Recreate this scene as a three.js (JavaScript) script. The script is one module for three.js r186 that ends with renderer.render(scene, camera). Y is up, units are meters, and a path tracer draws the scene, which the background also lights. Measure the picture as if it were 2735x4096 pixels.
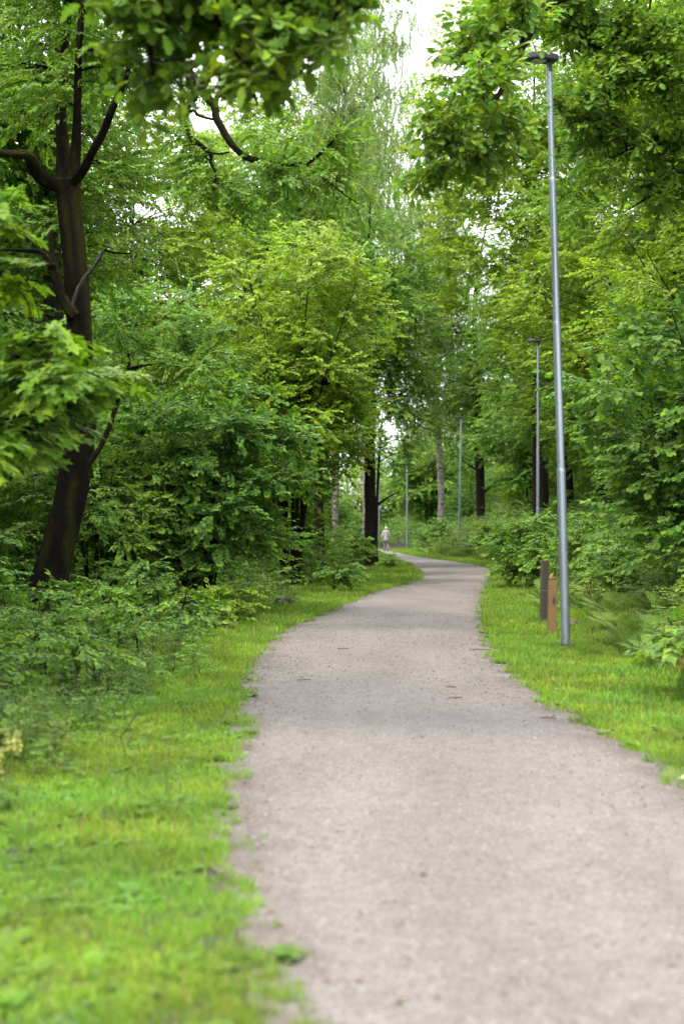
import * as THREE from 'three';
import { MarchingCubes } from 'three/addons/objects/MarchingCubes.js';
import { RoundedBoxGeometry } from 'three/addons/geometries/RoundedBoxGeometry.js';
import { mergeGeometries, mergeVertices } from 'three/addons/utils/BufferGeometryUtils.js';
import { createNoise2D, createNoise3D } from 'simplex-noise';

// ---------------------------------------------------------------- camera, sky, sun, exposure
const scene = new THREE.Scene();
const camera = new THREE.PerspectiveCamera(39.6, 683 / 1024, 0.1, 1200);
camera.filmGauge = 36;                       // a 50 mm lens on a full frame held upright
camera.position.set(0, 1.5, 0);
camera.rotation.x = 0.0127;
camera.focus = 24;
camera.userData.fStop = 1.7;

const renderer = new THREE.WebGLRenderer({ antialias: true });
renderer.toneMapping = THREE.LinearToneMapping;
renderer.toneMappingExposure = 3.8;
renderer.shadowMap.enabled = true;

function rng(a) { return () => { a = (a + 0x6d2b79f5) | 0; let t = Math.imul(a ^ (a >>> 15), 1 | a); t = (t + Math.imul(t ^ (t >>> 7), 61 | t)) ^ t; return ((t ^ (t >>> 14)) >>> 0) / 4294967296; }; }
const R0 = rng(11), n2 = createNoise2D(rng(5)), n3 = createNoise3D(rng(6));
const { clamp, lerp, smoothstep } = THREE.MathUtils;

{ // an even white overcast, a little brighter overhead, with soft cloud mottling all round
  const W = 256, H = 128, d = new Float32Array(W * H * 4);
  for (let j = 0; j < H; j++) for (let i = 0; i < W; i++) {
    const el = ((j + 0.5) / H - 0.5) * Math.PI, az = (i / W) * 2 * Math.PI, y = Math.max(0, Math.sin(el));
    const c = 1 + 0.07 * n3(Math.cos(az) * Math.cos(el) * 2.2, Math.sin(el) * 4, Math.sin(az) * Math.cos(el) * 2.2);
    const L = (0.66 + 0.54 * y) * c * 1.25, o = (j * W + i) * 4;
    d[o] = L * 0.975; d[o + 1] = L * 0.99; d[o + 2] = L * 1.03; d[o + 3] = 1;
  }
  const sky = new THREE.DataTexture(d, W, H, THREE.RGBAFormat, THREE.FloatType);
  sky.mapping = THREE.EquirectangularReflectionMapping; sky.magFilter = THREE.LinearFilter; sky.needsUpdate = true;
  scene.background = sky; scene.environment = sky;
}
const sun = new THREE.DirectionalLight(0xfff1dc, 1.5);
sun.position.set(-14, 46, -6); sun.target.position.set(2, 0, -28);
sun.castShadow = true; sun.shadow.radius = 26; sun.shadow.mapSize.set(2048, 2048);
Object.assign(sun.shadow.camera, { left: -60, right: 60, top: 70, bottom: -70, near: 1, far: 160 });
scene.add(sun, sun.target);

// ---------------------------------------------------------------- helpers
const V = (x, y, z) => new THREE.Vector3(x, y, z);
const K = 3.066e-4;
const at = (u, v, D) => V((u - 784) * K * D, 1.5 + (1215.6 - v) * K * D, -D);        // a point D metres ahead of the lens
const taken = new Map();
const numbered = (n) => { const k = taken.get(n) ?? 0; taken.set(n, k + 1); return k ? n + '_' + String(k).padStart(3, '0') : n; };
function tag(o, label, category, group, kind) { if (label) o.userData.label = label; if (category) o.userData.category = category; if (group) o.userData.group = group; if (kind) o.userData.kind = kind; return o; }
function thing(name, label, category, p, group, turn = 0) { const o = new THREE.Group(); o.name = numbered(name); o.position.copy(p); o.rotation.y = turn; tag(o, label, category, group); scene.add(o); return o; }
function part(name, g, m, parent, kind) { const o = new THREE.Mesh(g, m); o.name = name; o.castShadow = o.receiveShadow = true; if (kind) o.userData.kind = kind; parent.add(o); return o; }
function top(name, g, m, label, category, group, kind) { const o = new THREE.Mesh(g, m); o.name = numbered(name); o.castShadow = o.receiveShadow = true; tag(o, label, category, group, kind); scene.add(o); return o; }

// smooth curve through a table of [x, value, value ...]
function table(rows) {
  return (x, k = 1) => {
    let i = 0; while (i < rows.length - 2 && x > rows[i + 1][0]) i++;
    const a = rows[Math.max(0, i - 1)], b = rows[i], c = rows[i + 1], d = rows[Math.min(rows.length - 1, i + 2)], h = c[0] - b[0], t = clamp((x - b[0]) / h, 0, 1);
    const mb = ((c[k] - a[k]) / (c[0] - a[0])) * h, mc = ((d[k] - b[k]) / (d[0] - b[0])) * h, t2 = t * t, t3 = t2 * t;
    return (2 * t3 - 3 * t2 + 1) * b[k] + (t3 - 2 * t2 + t) * mb + (-2 * t3 + 3 * t2) * c[k] + (t3 - t2) * mc;
  };
}
const edge = table([[-30, 2.2, 5], [-12, 1.2, 4], [0, 0.6, 3.1], [4.3, -0.17, 2.5], [6, -0.46, 2.25], [8.4, -0.69, 2.06], [10, -0.76, 1.99], [11.5, -0.83, 1.87], [13, -0.9, 1.8], [14.9, -0.97, 1.78], [17.2, -0.99, 1.86], [20.9, -0.86, 2.15],
  [26.5, -0.2, 2.63], [33.9, 0.7, 3.44], [41.7, 2.1, 4.4], [50.8, 2.71, 5.39], [58, 2.77, 5.8], [67.7, 2.7, 5.3], [76, 2.63, 4.57], [87, 2.5, 3.95], [97, 2, 3.75], [110, 0.6, 2.9], [125, -2, 0.8], [150, -7.5, -4.5], [200, -20, -17]]);
const eL = (D) => edge(D, 1), eR = (D) => edge(D, 2);
const leftVerge = table([[-30, 1], [0, 1.1], [8, 1.05], [22, 0.9], [28, 1.3], [35, 2.2], [45, 2.5], [60, 2], [80, 1], [200, 1]]);
const rightVerge = table([[-30, 1.5], [12, 1.5], [18, 1.8], [24, 2], [30, 1.3], [45, 1.4], [60, 1.3], [80, 1.3], [200, 1.3]]);
function ground(x, D) {
  const r = x - eR(D) - rightVerge(D), l = eL(D) - x - leftVerge(D);
  let h = 0;
  const off = Math.max(smoothstep(r, -1.2, 0.6), smoothstep(l, -0.8, 0.8));
  h += off * (0.05 * n2(x * 0.6, D * 0.6) + 0.10 * n2(x * 0.17 + 9, D * 0.17));
  if (r > 0) h += 3.4 * (1 - Math.exp(-(r * r) / (r + 1.2) / 7)) + 0.02 * r;
  if (l > 0) h -= 0.25 * (1 - Math.exp(-l / 4));
  return h - 0.004 * (1 - off);
}
const surf = (x, D) => { const a = eL(D) - 0.05, b = eR(D) + 0.05, f = clamp((x - a) / (b - a), 0, 1); return 0.003 + 0.03 * (1 - (2 * f - 1) ** 2) + 0.002 * n2(x * 1.3, D * 0.8); };      // the path's cambered surface
const onGround = (x, D, dy = 0) => V(x, ground(x, D) + dy, -D);

// geometry collector: positions, uv, linear colours
class GB {
  constructor() { this.p = []; this.u = []; this.c = []; this.i = []; }
  get n() { return this.p.length / 3; }
  v(x, y, z, u, w, c) { this.p.push(x, y, z); this.u.push(u, w); this.c.push(c[0], c[1], c[2]); return this.n - 1; }
  tube(pts, rad, seg, col, o = {}) {
    const N = pts.length; let ref = V(0.31, 0.17, 0.93), len = 0; const t = V(0, 0, 0), a = V(0, 0, 0), b = V(0, 0, 0), rows = [];
    for (let k = 0; k < N; k++) {
      t.copy(pts[Math.min(N - 1, k + 1)]).sub(pts[Math.max(0, k - 1)]).normalize();
      a.copy(ref).addScaledVector(t, -ref.dot(t)); if (a.lengthSq() < 1e-4) a.set(t.z, t.x, t.y).addScaledVector(t, -(t.z * t.x + t.x * t.y + t.y * t.z)); a.normalize(); ref = a.clone(); b.crossVectors(t, a);
      if (k) len += pts[k].distanceTo(pts[k - 1]);
      const row = [], r = Array.isArray(rad) ? rad[k] : rad;
      for (let s = 0; s <= seg; s++) {
        const f = (s / seg) * 2 * Math.PI, rr = r * (o.rough ? 1 + o.rough * n3(Math.cos(f) * 1.3 + pts[k].x, pts[k].y * 1.7, Math.sin(f) * 1.3 + pts[k].z) : 1);
        row.push(this.v(pts[k].x + (a.x * Math.cos(f) + b.x * Math.sin(f)) * rr, pts[k].y + (a.y * Math.cos(f) + b.y * Math.sin(f)) * rr, pts[k].z + (a.z * Math.cos(f) + b.z * Math.sin(f)) * rr, (s / seg) * Math.max(0.12, 6.28 * (Array.isArray(rad) ? rad[0] : rad)), len, typeof col === 'function' ? col(pts[k], a.x * Math.cos(f) + b.x * Math.sin(f), k / (N - 1)) : col));
      }
      rows.push(row);
    }
    for (let k = 0; k < N - 1; k++) for (let s = 0; s < seg; s++) this.i.push(rows[k][s], rows[k][s + 1], rows[k + 1][s], rows[k][s + 1], rows[k + 1][s + 1], rows[k + 1][s]);
    const cap = rows[N - 1], m = this.v(pts[N - 1].x, pts[N - 1].y, pts[N - 1].z, 0, len, typeof col === 'function' ? col(pts[N - 1], 0, 1) : col);
    for (let s = 0; s < seg; s++) this.i.push(cap[s], cap[s + 1], m);
    return this;
  }
  add(g, m, tint) {          // a plain {p,u,c,i} shape under a matrix
    const b = this.n, v = V(0, 0, 0);
    for (let k = 0; k < g.p.length; k += 3) { v.set(g.p[k], g.p[k + 1], g.p[k + 2]).applyMatrix4(m); this.p.push(v.x, v.y, v.z); }
    for (const x of g.u) this.u.push(x);
    for (let k = 0; k < g.c.length; k++) this.c.push(g.c[k] * (tint ? tint[k % 3] : 1));
    for (const x of g.i) this.i.push(b + x);
  }
  build() {
    const g = new THREE.BufferGeometry();
    g.setAttribute('position', new THREE.Float32BufferAttribute(this.p, 3)); g.setAttribute('uv', new THREE.Float32BufferAttribute(this.u, 2)); g.setAttribute('color', new THREE.Float32BufferAttribute(this.c, 3));
    g.setIndex(this.i); g.computeVertexNormals(); return g;
  }
}
const smooth = (pts, n) => new THREE.CatmullRomCurve3(pts, false, 'centripetal').getPoints(n);
const alongRadii = (r, n) => Array.from({ length: n + 1 }, (_, k) => { const f = (k / n) * (r.length - 1), i = Math.min(r.length - 2, Math.floor(f)); return lerp(r[i], r[i + 1], f - i); });

// ---------------------------------------------------------------- textures and materials
function noiseTexture(size, f, srgb = true) {
  const d = new Uint8Array(size * size * 4);
  for (let y = 0; y < size; y++) for (let x = 0; x < size; x++) { const c = f(x / size, y / size), o = (y * size + x) * 4; d[o] = clamp(c[0], 0, 1) * 255; d[o + 1] = clamp(c[1], 0, 1) * 255; d[o + 2] = clamp(c[2], 0, 1) * 255; d[o + 3] = 255; }
  const t = new THREE.DataTexture(d, size, size); t.wrapS = t.wrapT = THREE.RepeatWrapping; t.magFilter = THREE.LinearFilter; if (srgb) t.colorSpace = THREE.SRGBColorSpace; t.needsUpdate = true; return t;
}
const tile = (fx, fy, s) => (x, y) => { const a = x * 2 * Math.PI, b = y * 2 * Math.PI; return n3(Math.cos(a) * fx + s, Math.sin(a) * fx + Math.cos(b) * fy, Math.sin(b) * fy - s); };
const bA = tile(6, 1.2, 1), bB = tile(14, 3, 7), bC = tile(30, 16, 3);
const ridge = (x, y) => 1 - Math.abs(bA(x, y) * 0.7 + bB(x, y) * 0.5);
const barkMap = noiseTexture(384, (x, y) => { const k = 0.3 + 0.55 * ridge(x, y) + 0.16 * bC(x, y); return [k, k, k]; });
const barkBump = noiseTexture(384, (x, y) => { const k = clamp(ridge(x, y) * 0.8 + 0.15 * bC(x, y), 0, 1); return [k, k, k]; }, false);
for (const t of [barkMap, barkBump]) t.repeat.set(1.2, 0.8);
const M = {};
M.bark = new THREE.MeshPhysicalMaterial({ map: barkMap, bumpMap: barkBump, bumpScale: 0.08, roughness: 1, specularIntensity: 0.2, vertexColors: true });
const bw = tile(1.1, 9, 4), bw2 = tile(5, 18, 8);
M.birchBark = new THREE.MeshStandardMaterial({ map: noiseTexture(256, (x, y) => { const k = clamp(0.95 - smoothstep(bw(x, y) + 0.5 * bw2(x, y), 0.28, 0.5) * 0.8, 0.1, 1); return [k, k * 0.98, k * 0.95]; }), roughness: 0.95, vertexColors: true }); M.birchBark.map.repeat.set(0.5, 0.16);
M.leaf = new THREE.MeshPhysicalMaterial({ vertexColors: true, side: THREE.DoubleSide, roughness: 1, transmission: 0.5, thickness: 0, clearcoat: 0.25, clearcoatRoughness: 0.3, specularIntensity: 0.25 });
M.grass = new THREE.MeshPhysicalMaterial({ vertexColors: true, side: THREE.DoubleSide, roughness: 1, transmission: 0.4, thickness: 0, clearcoat: 0.1, clearcoatRoughness: 0.5, specularIntensity: 0.25 });
const gA = tile(3, 3, 2), gB = tile(11, 11, 5), gC = tile(40, 40, 9);
M.soil = new THREE.MeshStandardMaterial({ vertexColors: true, roughness: 1, map: noiseTexture(512, (x, y) => { const k = 0.72 + 0.12 * gA(x, y) + 0.12 * gB(x, y) + 0.16 * gC(x, y); return [k, k, k]; }), bumpMap: noiseTexture(256, (x, y) => { const k = 0.5 + 0.3 * gB(x, y) + 0.2 * gC(x, y); return [k, k, k]; }, false), bumpScale: 0.03 });

// gravel: speckles of pinkish, grey and dark stone
const pathRand = rng(77), speck = new Float32Array(1024 * 1024), tone = new Float32Array(1024 * 1024);
for (let k = 0; k < 42000; k++) {
  const x = pathRand() * 1024, y = pathRand() * 1024, r = 1.2 + pathRand() * pathRand() * 5, v = (pathRand() - 0.5) * 1.6, w = (pathRand() - 0.5) * 2, q = 0.6 + pathRand() * 0.4;
  for (let j = -Math.ceil(r); j <= r; j++) for (let i = -Math.ceil(r); i <= r; i++) { const f = 1 - (i * i * q + (j * j) / q) / (r * r); if (f <= 0) continue; const o = ((Math.floor(y + j) + 1024) % 1024) * 1024 + ((Math.floor(x + i) + 1024) % 1024); speck[o] = lerp(speck[o], v, Math.min(1, f * 2)); tone[o] = lerp(tone[o], w, Math.min(1, f * 2)); }
}
const gravel = (x, y) => { const o = Math.min(1023, Math.floor(y * 1024)) * 1024 + Math.min(1023, Math.floor(x * 1024)); return [speck[o], tone[o]]; };
const pA = tile(2.2, 2.2, 3), pB = tile(8, 8, 6), pC = tile(26, 26, 2);
const pathMap = noiseTexture(1024, (x, y) => { const [s, t] = gravel(x, y), k = 0.70 + 0.24 * s + 0.035 * pA(x, y) + 0.03 * pB(x, y) + 0.03 * pC(x, y); return [k * (1.015 + 0.02 * t), k * 0.985, k * (0.972 - 0.025 * t)]; });
const pathBump = noiseTexture(1024, (x, y) => { const [s] = gravel(x, y), k = 0.5 + 0.4 * s + 0.15 * pB(x, y); return [k, k, k]; }, false);
for (const t of [pathMap, pathBump]) t.repeat.set(0.55, 0.55);
M.path = new THREE.MeshStandardMaterial({ map: pathMap, bumpMap: pathBump, bumpScale: 0.012, roughness: 0.97, vertexColors: true });

// ---------------------------------------------------------------- ground and path
{
  const xs = [], ds = [];
  for (let x = -260; x < -16; x += 12) xs.push(x); for (let x = -16; x < 16; x += 0.32) xs.push(x); for (let x = 16; x < 40; x += 2) xs.push(x); for (let x = 40; x <= 270; x += 12) xs.push(x);
  for (let d = -120; d < -8; d += 8) ds.push(d); for (let d = -8; d < 30; d += 0.3) ds.push(d); for (let d = 30; d < 130; d += 0.8) ds.push(d); for (let d = 130; d <= 520; d += 13) ds.push(d);
  const g = new GB(), dark = [0.045, 0.034, 0.022], turf = [0.075, 0.082, 0.026], grit = [0.16, 0.135, 0.11];
  for (const D of ds) for (const x of xs) {
    const l = eL(D) - x, r = x - eR(D), out = Math.max(l - leftVerge(D), r - rightVerge(D)), near = Math.max(l, r);
    const m = smoothstep(out + 0.4 * n2(x, D), -0.3, 0.7), e = smoothstep(near + 0.12 * n2(x * 2, D * 2), 0.0, 0.2), c = [0, 1, 2].map((k) => lerp(lerp(grit[k], turf[k], e), dark[k], m));
    g.v(x, ground(x, D), -D, x * 0.7, D * 0.7, c);
  }
  const W = xs.length;
  for (let j = 0; j < ds.length - 1; j++) for (let i = 0; i < W - 1; i++) { const a = j * W + i; g.i.push(a, a + 1, a + W, a + 1, a + W + 1, a + W); }
  top('ground', g.build(), M.soil, 'brown forest floor with thin turf beside the path', 'ground', null, 'structure');

  const p = new GB(), rows = []; for (let d = -14; d < 40; d += 0.14) rows.push(d); for (let d = 40; d < 175; d += 0.4) rows.push(d);
  const C = 16;
  for (const D of rows) {
    const rag = (s) => 0.06 * n2(D * 0.35, s) + 0.04 * n2(D * 1.3, s + 4) + 0.035 * n2(D * 3.7, s + 8) + (D < 40 ? 0.02 * n2(D * 9, s + 12) : 0), a = eL(D) - 0.05 + rag(1), b = eR(D) + 0.05 + rag(20);
    for (let k = 0; k <= C; k++) {
      const f = k / C, x = lerp(a, b, f), dirt = 0.9 + 0.1 * n2(x * 0.8, D * 0.35) + 0.06 * n2(x * 2.6, D * 0.12) + 0.05 * n2(x * 3, D * 2.2), wear = smoothstep(Math.min(f, 1 - f) + 0.06 * n2(x * 2.5, D * 1.4) + 0.03 * n2(x * 7, D * 5), 0.02, 0.11), c = 0.305 * dirt;
      p.v(x, 0.003 + 0.03 * (1 - (2 * f - 1) ** 2) + 0.002 * n2(x * 1.3, D * 0.8), -D, x, D, [c * lerp(0.72, 1.02, wear), c * lerp(0.64, 0.975, wear), c * lerp(0.56, 0.945, wear)]);
    }
  }
  for (let j = 0; j < rows.length - 1; j++) for (let k = 0; k < C; k++) { const a = j * (C + 1) + k; p.i.push(a, a + 1, a + C + 1, a + 1, a + C + 2, a + C + 1); }
  top('path', p.build(), M.path, 'pinkish grey gravel footpath winding into the wood', 'path', null, 'structure');
}

// ---------------------------------------------------------------- leaves and sprays
// a leaf lies in x-y, grows along +y from the origin and folds up a little along its midrib
function leafShape(outline, fold, curl) {
  const g = new GB(), w = [1, 1, 1], n = outline.length, mid = [], side = [[], []];
  for (const [y, x] of outline) { const z = -curl * y * y; mid.push(g.v(0, y, z, 0.5, y, w)); for (const s of [0, 1]) side[s].push(x > 0 ? g.v((s ? 1 : -1) * x, y + (outline.up ?? 0) * x, z + fold * x, 0.5 + (s ? x : -x), y, w) : mid[mid.length - 1]); }
  for (let k = 0; k < n - 1; k++) {
    const [l, r] = side, t = (a, b, c) => { if (a !== b && b !== c && a !== c) g.i.push(a, b, c); };
    t(mid[k], mid[k + 1], l[k + 1]); t(mid[k], l[k + 1], l[k]); t(mid[k], r[k + 1], mid[k + 1]); t(mid[k], r[k], r[k + 1]);
  }
  return g;
}
const LEAF = {
  round: leafShape([[0, 0], [0.3, 0.4], [0.65, 0.38], [1, 0]], 0.22, 0.18),
  roundFine: leafShape([[0, 0], [0.08, 0.2], [0.25, 0.4], [0.45, 0.46], [0.68, 0.38], [0.86, 0.2], [1, 0]], 0.2, 0.22),
  small: leafShape([[0, 0], [0.38, 0.34], [1, 0]], 0.2, 0.15),
  oak: leafShape([[0, 0], [0.12, 0.08], [0.25, 0.2], [0.32, 0.11], [0.46, 0.29], [0.55, 0.15], [0.72, 0.33], [0.8, 0.16], [0.93, 0.2], [1, 0]], 0.25, 0.2),
  maple: (() => { // five-lobed
    const g = new GB(), w = [1, 1, 1], c = g.v(0, 0.32, 0.0, 0.5, 0.3, w), o = [[0, 0], [0.22, -0.05], [0.5, 0.12], [0.27, 0.28], [0.6, 0.62], [0.24, 0.55], [0.16, 0.78], [0, 1], [-0.16, 0.78], [-0.24, 0.55], [-0.6, 0.62], [-0.27, 0.28], [-0.5, 0.12], [-0.22, -0.05]].map(([x, y]) => g.v(x, y, 0.12 * Math.abs(x) - 0.14 * y * y, 0.5 + x, y, w));
    o.forEach((a, k) => g.i.push(c, o[(k + 1) % o.length], a)); return g;
  })(),
};
const basis = (pos, dir, up, s) => { const y = dir.clone().normalize(), x = V(0, 0, 0).crossVectors(y, up).normalize(), z = V(0, 0, 0).crossVectors(x, y); const m = new THREE.Matrix4().makeBasis(x, y, z); m.scale(V(s, s, s)); m.setPosition(pos); return m; };
const twigTone = [0.07, 0.05, 0.032];
// a spray: a twig along +y in the x-y plane with leaves to both sides
function spray({ seed, len, n, leaf, size, cols, angle = 0.9, droop = 0.25, jitter = 0.62, rosette = 0, twig = 0.004, bend = 0.1, hang = false }) {
  const r = rng(seed), g = new GB(), pts = [0, 0.35, 0.7, 1].map((t) => V((r() - 0.5) * 0.06 * len, t * len, -bend * t * t * len));
  if (twig) g.tube(pts, [twig, twig * 0.8, twig * 0.6, twig * 0.3], 3, twigTone);
  const c = new THREE.CatmullRomCurve3(pts);
  for (let k = 0; k < n; k++) {
    const t = rosette ? Math.min(1, (Math.floor((k / n) * rosette) + 0.7 + r() * 0.5) / rosette) : 0.12 + (0.88 * (k + r() * 0.6)) / n, p = c.getPoint(Math.min(1, t)), s = k % 2 ? 1 : -1;
    const a = rosette ? r() * 6.28 : s * (angle * (1 - 0.55 * t) + (r() - 0.5) * 0.5), d = V(Math.sin(a), Math.cos(a), (r() - 0.5) * jitter * 1.4 - droop);
    const up = V((r() - 0.5) * jitter * 1.6, (r() - 0.5) * jitter * 1.6, 1), z = size * (0.72 + r() * 0.5), col = cols[Math.floor(r() * cols.length)], b = 0.8 + r() * 0.58;
    if (hang) d.set((r() - 0.5) * 1.2, 0.75, (r() - 0.5) * 1.2);
    g.add(leaf, basis(p.clone().addScaledVector(d.clone().normalize(), size * 0.22), d, up, z), col.map((q) => q * b));
  }
  return g;
}
const C = (r, g, b) => [r, g, b];
const PAL = {
  hazel: [C(0.115, 0.24, 0.016), C(0.135, 0.26, 0.013), C(0.09, 0.205, 0.02), C(0.075, 0.18, 0.028)],
  lime: [C(0.185, 0.305, 0.011), C(0.165, 0.285, 0.012), C(0.22, 0.32, 0.01), C(0.13, 0.25, 0.016)],
  oak: [C(0.115, 0.225, 0.014), C(0.14, 0.25, 0.012), C(0.09, 0.19, 0.022), C(0.175, 0.275, 0.01)],
  birch: [C(0.15, 0.25, 0.04), C(0.17, 0.27, 0.05), C(0.12, 0.215, 0.04)],
  mid: [C(0.11, 0.235, 0.018), C(0.13, 0.255, 0.014), C(0.085, 0.195, 0.026), C(0.155, 0.275, 0.013)],
  maple: [C(0.2, 0.35, 0.009), C(0.165, 0.31, 0.012), C(0.12, 0.25, 0.016)],
  yellow: [C(0.33, 0.34, 0.07), C(0.37, 0.36, 0.1), C(0.24, 0.31, 0.05)],
};
const S = {
  hazel: [1, 2, 3].map((s) => spray({ seed: s, len: 0.55, n: 13, leaf: LEAF.round, size: 0.08, cols: PAL.hazel })),
  lime: [4, 5, 6].map((s) => spray({ seed: s, len: 0.55, n: 13, leaf: LEAF.round, size: 0.08, cols: PAL.lime })),
  oak: [7, 8, 9].map((s) => spray({ seed: s, len: 0.36, n: 16, leaf: LEAF.oak, size: 0.1, cols: PAL.oak, rosette: 3, jitter: 0.9, droop: 0.1, twig: 0.005 })),
  fine: [10, 11, 12].map((s) => spray({ seed: s, len: 0.5, n: 20, leaf: LEAF.small, size: 0.068, cols: PAL.mid, jitter: 0.6 })),
  dark: [13, 14, 15].map((s) => spray({ seed: s, len: 0.5, n: 20, leaf: LEAF.small, size: 0.068, cols: PAL.mid, jitter: 0.6 })),
  birch: [16, 17, 18].map((s) => spray({ seed: s, len: 0.62, n: 24, leaf: LEAF.small, size: 0.062, cols: PAL.birch, hang: true, twig: 0.003, bend: 0.12 })),
  maple: [19, 20, 21].map((s) => spray({ seed: s, len: 0.4, n: 10, leaf: LEAF.maple, size: 0.1, cols: PAL.maple, angle: 0.8, droop: 0.2, jitter: 0.4 })),
  herb: [22, 23, 24].map((s) => spray({ seed: s, len: 0.3, n: 11, leaf: LEAF.round, size: 0.058, cols: PAL.hazel, jitter: 0.5 })),
  bankHerb: [31, 32, 33].map((s) => spray({ seed: s, len: 0.32, n: 11, leaf: LEAF.round, size: 0.062, cols: [C(0.16, 0.27, 0.035), C(0.19, 0.3, 0.03), C(0.13, 0.24, 0.05), C(0.22, 0.31, 0.03)], jitter: 0.6 })),
  yellow: [25, 26].map((s) => spray({ seed: s, len: 0.24, n: 8, leaf: LEAF.round, size: 0.075, cols: PAL.yellow, jitter: 0.5 })),
  bigHazel: [27, 28, 29].map((s) => spray({ seed: s, len: 0.55, n: 12, leaf: LEAF.roundFine, size: 0.088, cols: PAL.hazel, droop: 0.35 })),
};
const SG = Object.fromEntries(Object.entries(S).map(([k, a]) => [k, a.map((g) => g.build())]));
let nInst = 0, nTris = 0;
function instanced(name, geo, mat, mats, tints, parent, kind = 'stuff') {
  const o = new THREE.InstancedMesh(geo, mat, mats.length); o.name = name; o.castShadow = o.receiveShadow = true; o.userData.kind = kind;
  mats.forEach((m, k) => o.setMatrixAt(k, m)); const c = new THREE.Color(); if (tints) tints.forEach((t, k) => o.setColorAt(k, c.setRGB(t[0], t[1], t[2])));
  parent.add(o); nInst += mats.length; return o;
}

// ---------------------------------------------------------------- trees
// wood: [{pts, r}] in local metres; blobs: [{c, r, n, cr, m}] crown volumes filled with clumps of sprays
function skeleton(wood) { const out = []; for (const w of wood) w.pts.forEach((p, k) => { const r = Array.isArray(w.r) ? w.r[Math.min(w.r.length - 1, k)] : w.r; if (k >= (w.from ?? 1)) out.push([p, r]); }); return out; }
function grow({ seed, wood, blobs, flat = 0.5, droop = 0.15, size = 1, tintVar = 0.16, hang = false, branches = true, up = 0.5 }) {
  const r = rng(seed), gs = () => (r() + r() + r() - 1.5) * 0.94, sk = skeleton(wood), mats = [], tints = [], extra = [];
  for (const b of blobs) for (let k = 0; k < b.n; k++) {
    let d = V(gs(), gs(), gs()).normalize(); const f = Math.pow(r(), b.shell ?? 0.5), p = V(b.c[0] + d.x * f * b.r[0], b.c[1] + d.y * f * b.r[1], b.c[2] + d.z * f * b.r[2]);
    let best = null, bd = 1e9; for (const [q, rad] of sk) { const dx = p.x - q.x, dy = p.y - q.y, dz = p.z - q.z, dist = Math.hypot(dx, dy, dz) + (dy < 0 ? -dy * 1.6 : 0); if (dist < bd) { bd = dist; best = [q, rad]; } }
    const q = best[0], away = V(p.x - q.x, 0, p.z - q.z), L = p.distanceTo(q);
    if (branches && L > 0.25) {
      const mid = q.clone().lerp(p, 0.5).add(V(gs() * 0.12 * L, (0.12 + 0.1 * r()) * L, gs() * 0.12 * L)), br = Math.min(best[1] * 0.6, 0.008 + 0.011 * L);
      extra.push({ pts: smooth([q, mid, p], 4), r: alongRadii([br, br * 0.7, 0.005], 4), seg: 4 });
      if (b.join) sk.push([p, br * 0.5]);
    }
    const hue = gs(), lum = 1 + gs() * tintVar, cr = b.cr * (0.75 + r() * 0.5);
    for (let j = 0; j < b.m; j++) {
      const o = V(gs() * cr, gs() * cr * flat, gs() * cr), pos = p.clone().add(o), dir = o.clone().multiplyScalar(0.8 / cr).add(away.clone().normalize().multiplyScalar(0.6)).add(V(gs() * 0.5, gs() * 0.35 + 0.1 - droop, gs() * 0.5));
      if (hang) dir.set(gs() * 0.6, -0.8 + gs() * 0.3, gs() * 0.6);
      if (dir.lengthSq() < 0.01) dir.set(1, 0, 0);
      const nrm = hang ? V(gs(), 0.05, gs() + 0.01) : V(gs() * up, 1, gs() * up), s = size * (0.8 + r() * 0.45), t = lum * (0.9 + r() * 0.2);
      mats.push(basis(pos.addScaledVector(dir.clone().normalize(), -0.2 * s), dir, nrm, s)); tints.push([t * (1 + hue * 0.12), t, t * (1 - hue * 0.1)]);
    }
  }
  return { mats, tints, extra };
}
const barkTone = (base, moss = 0, seed = 0) => (p, nx, f) => { const k = 0.85 + 0.3 * n3(p.x * 2 + seed, p.y * 1.3, p.z * 2), m = moss * smoothstep(n3(p.x * 1.7 + seed, p.y * 0.9 + nx * 0.7, p.z * 1.7 + nx) + 0.25 * nx, 0.1, 0.6); return [lerp(base[0] * k, 0.1, m), lerp(base[1] * k, 0.1, m), lerp(base[2] * k, 0.018, m)]; };
function woodMesh(wood, extra, tone, twig = [0.055, 0.045, 0.035]) {
  const g = new GB();
  for (const w of wood) g.tube(w.pts, w.r, w.seg ?? 9, w.tone ?? tone, { rough: w.rough ?? 0.14 });
  for (const w of extra) g.tube(w.pts, w.r, w.seg, twig);
  nTris += g.i.length / 3; return g.build();
}
// a tree or shrub as a thing: trunk (all its wood) and crown
function plant({ name, label, category = 'tree', group, x, D, wood, kind, tone, bark = M.bark, twig, sink = 0.08, mat = M.leaf, ...o }) {
  const t = thing(name, label, category, onGround(x, D, -sink), group);
  const c = grow({ wood, ...o });
  part(o.stemName ?? 'trunk', woodMesh(wood, c.extra, tone, twig), bark, t);
  const kinds = SG[kind], each = kinds.map(() => [[], []]);
  c.mats.forEach((m, k) => { each[k % kinds.length][0].push(m); each[k % kinds.length][1].push(c.tints[k]); });
  each.forEach(([m, s], k) => m.length && instanced('crown', kinds[k], mat, m, s, t));
  return t;
}
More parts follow.
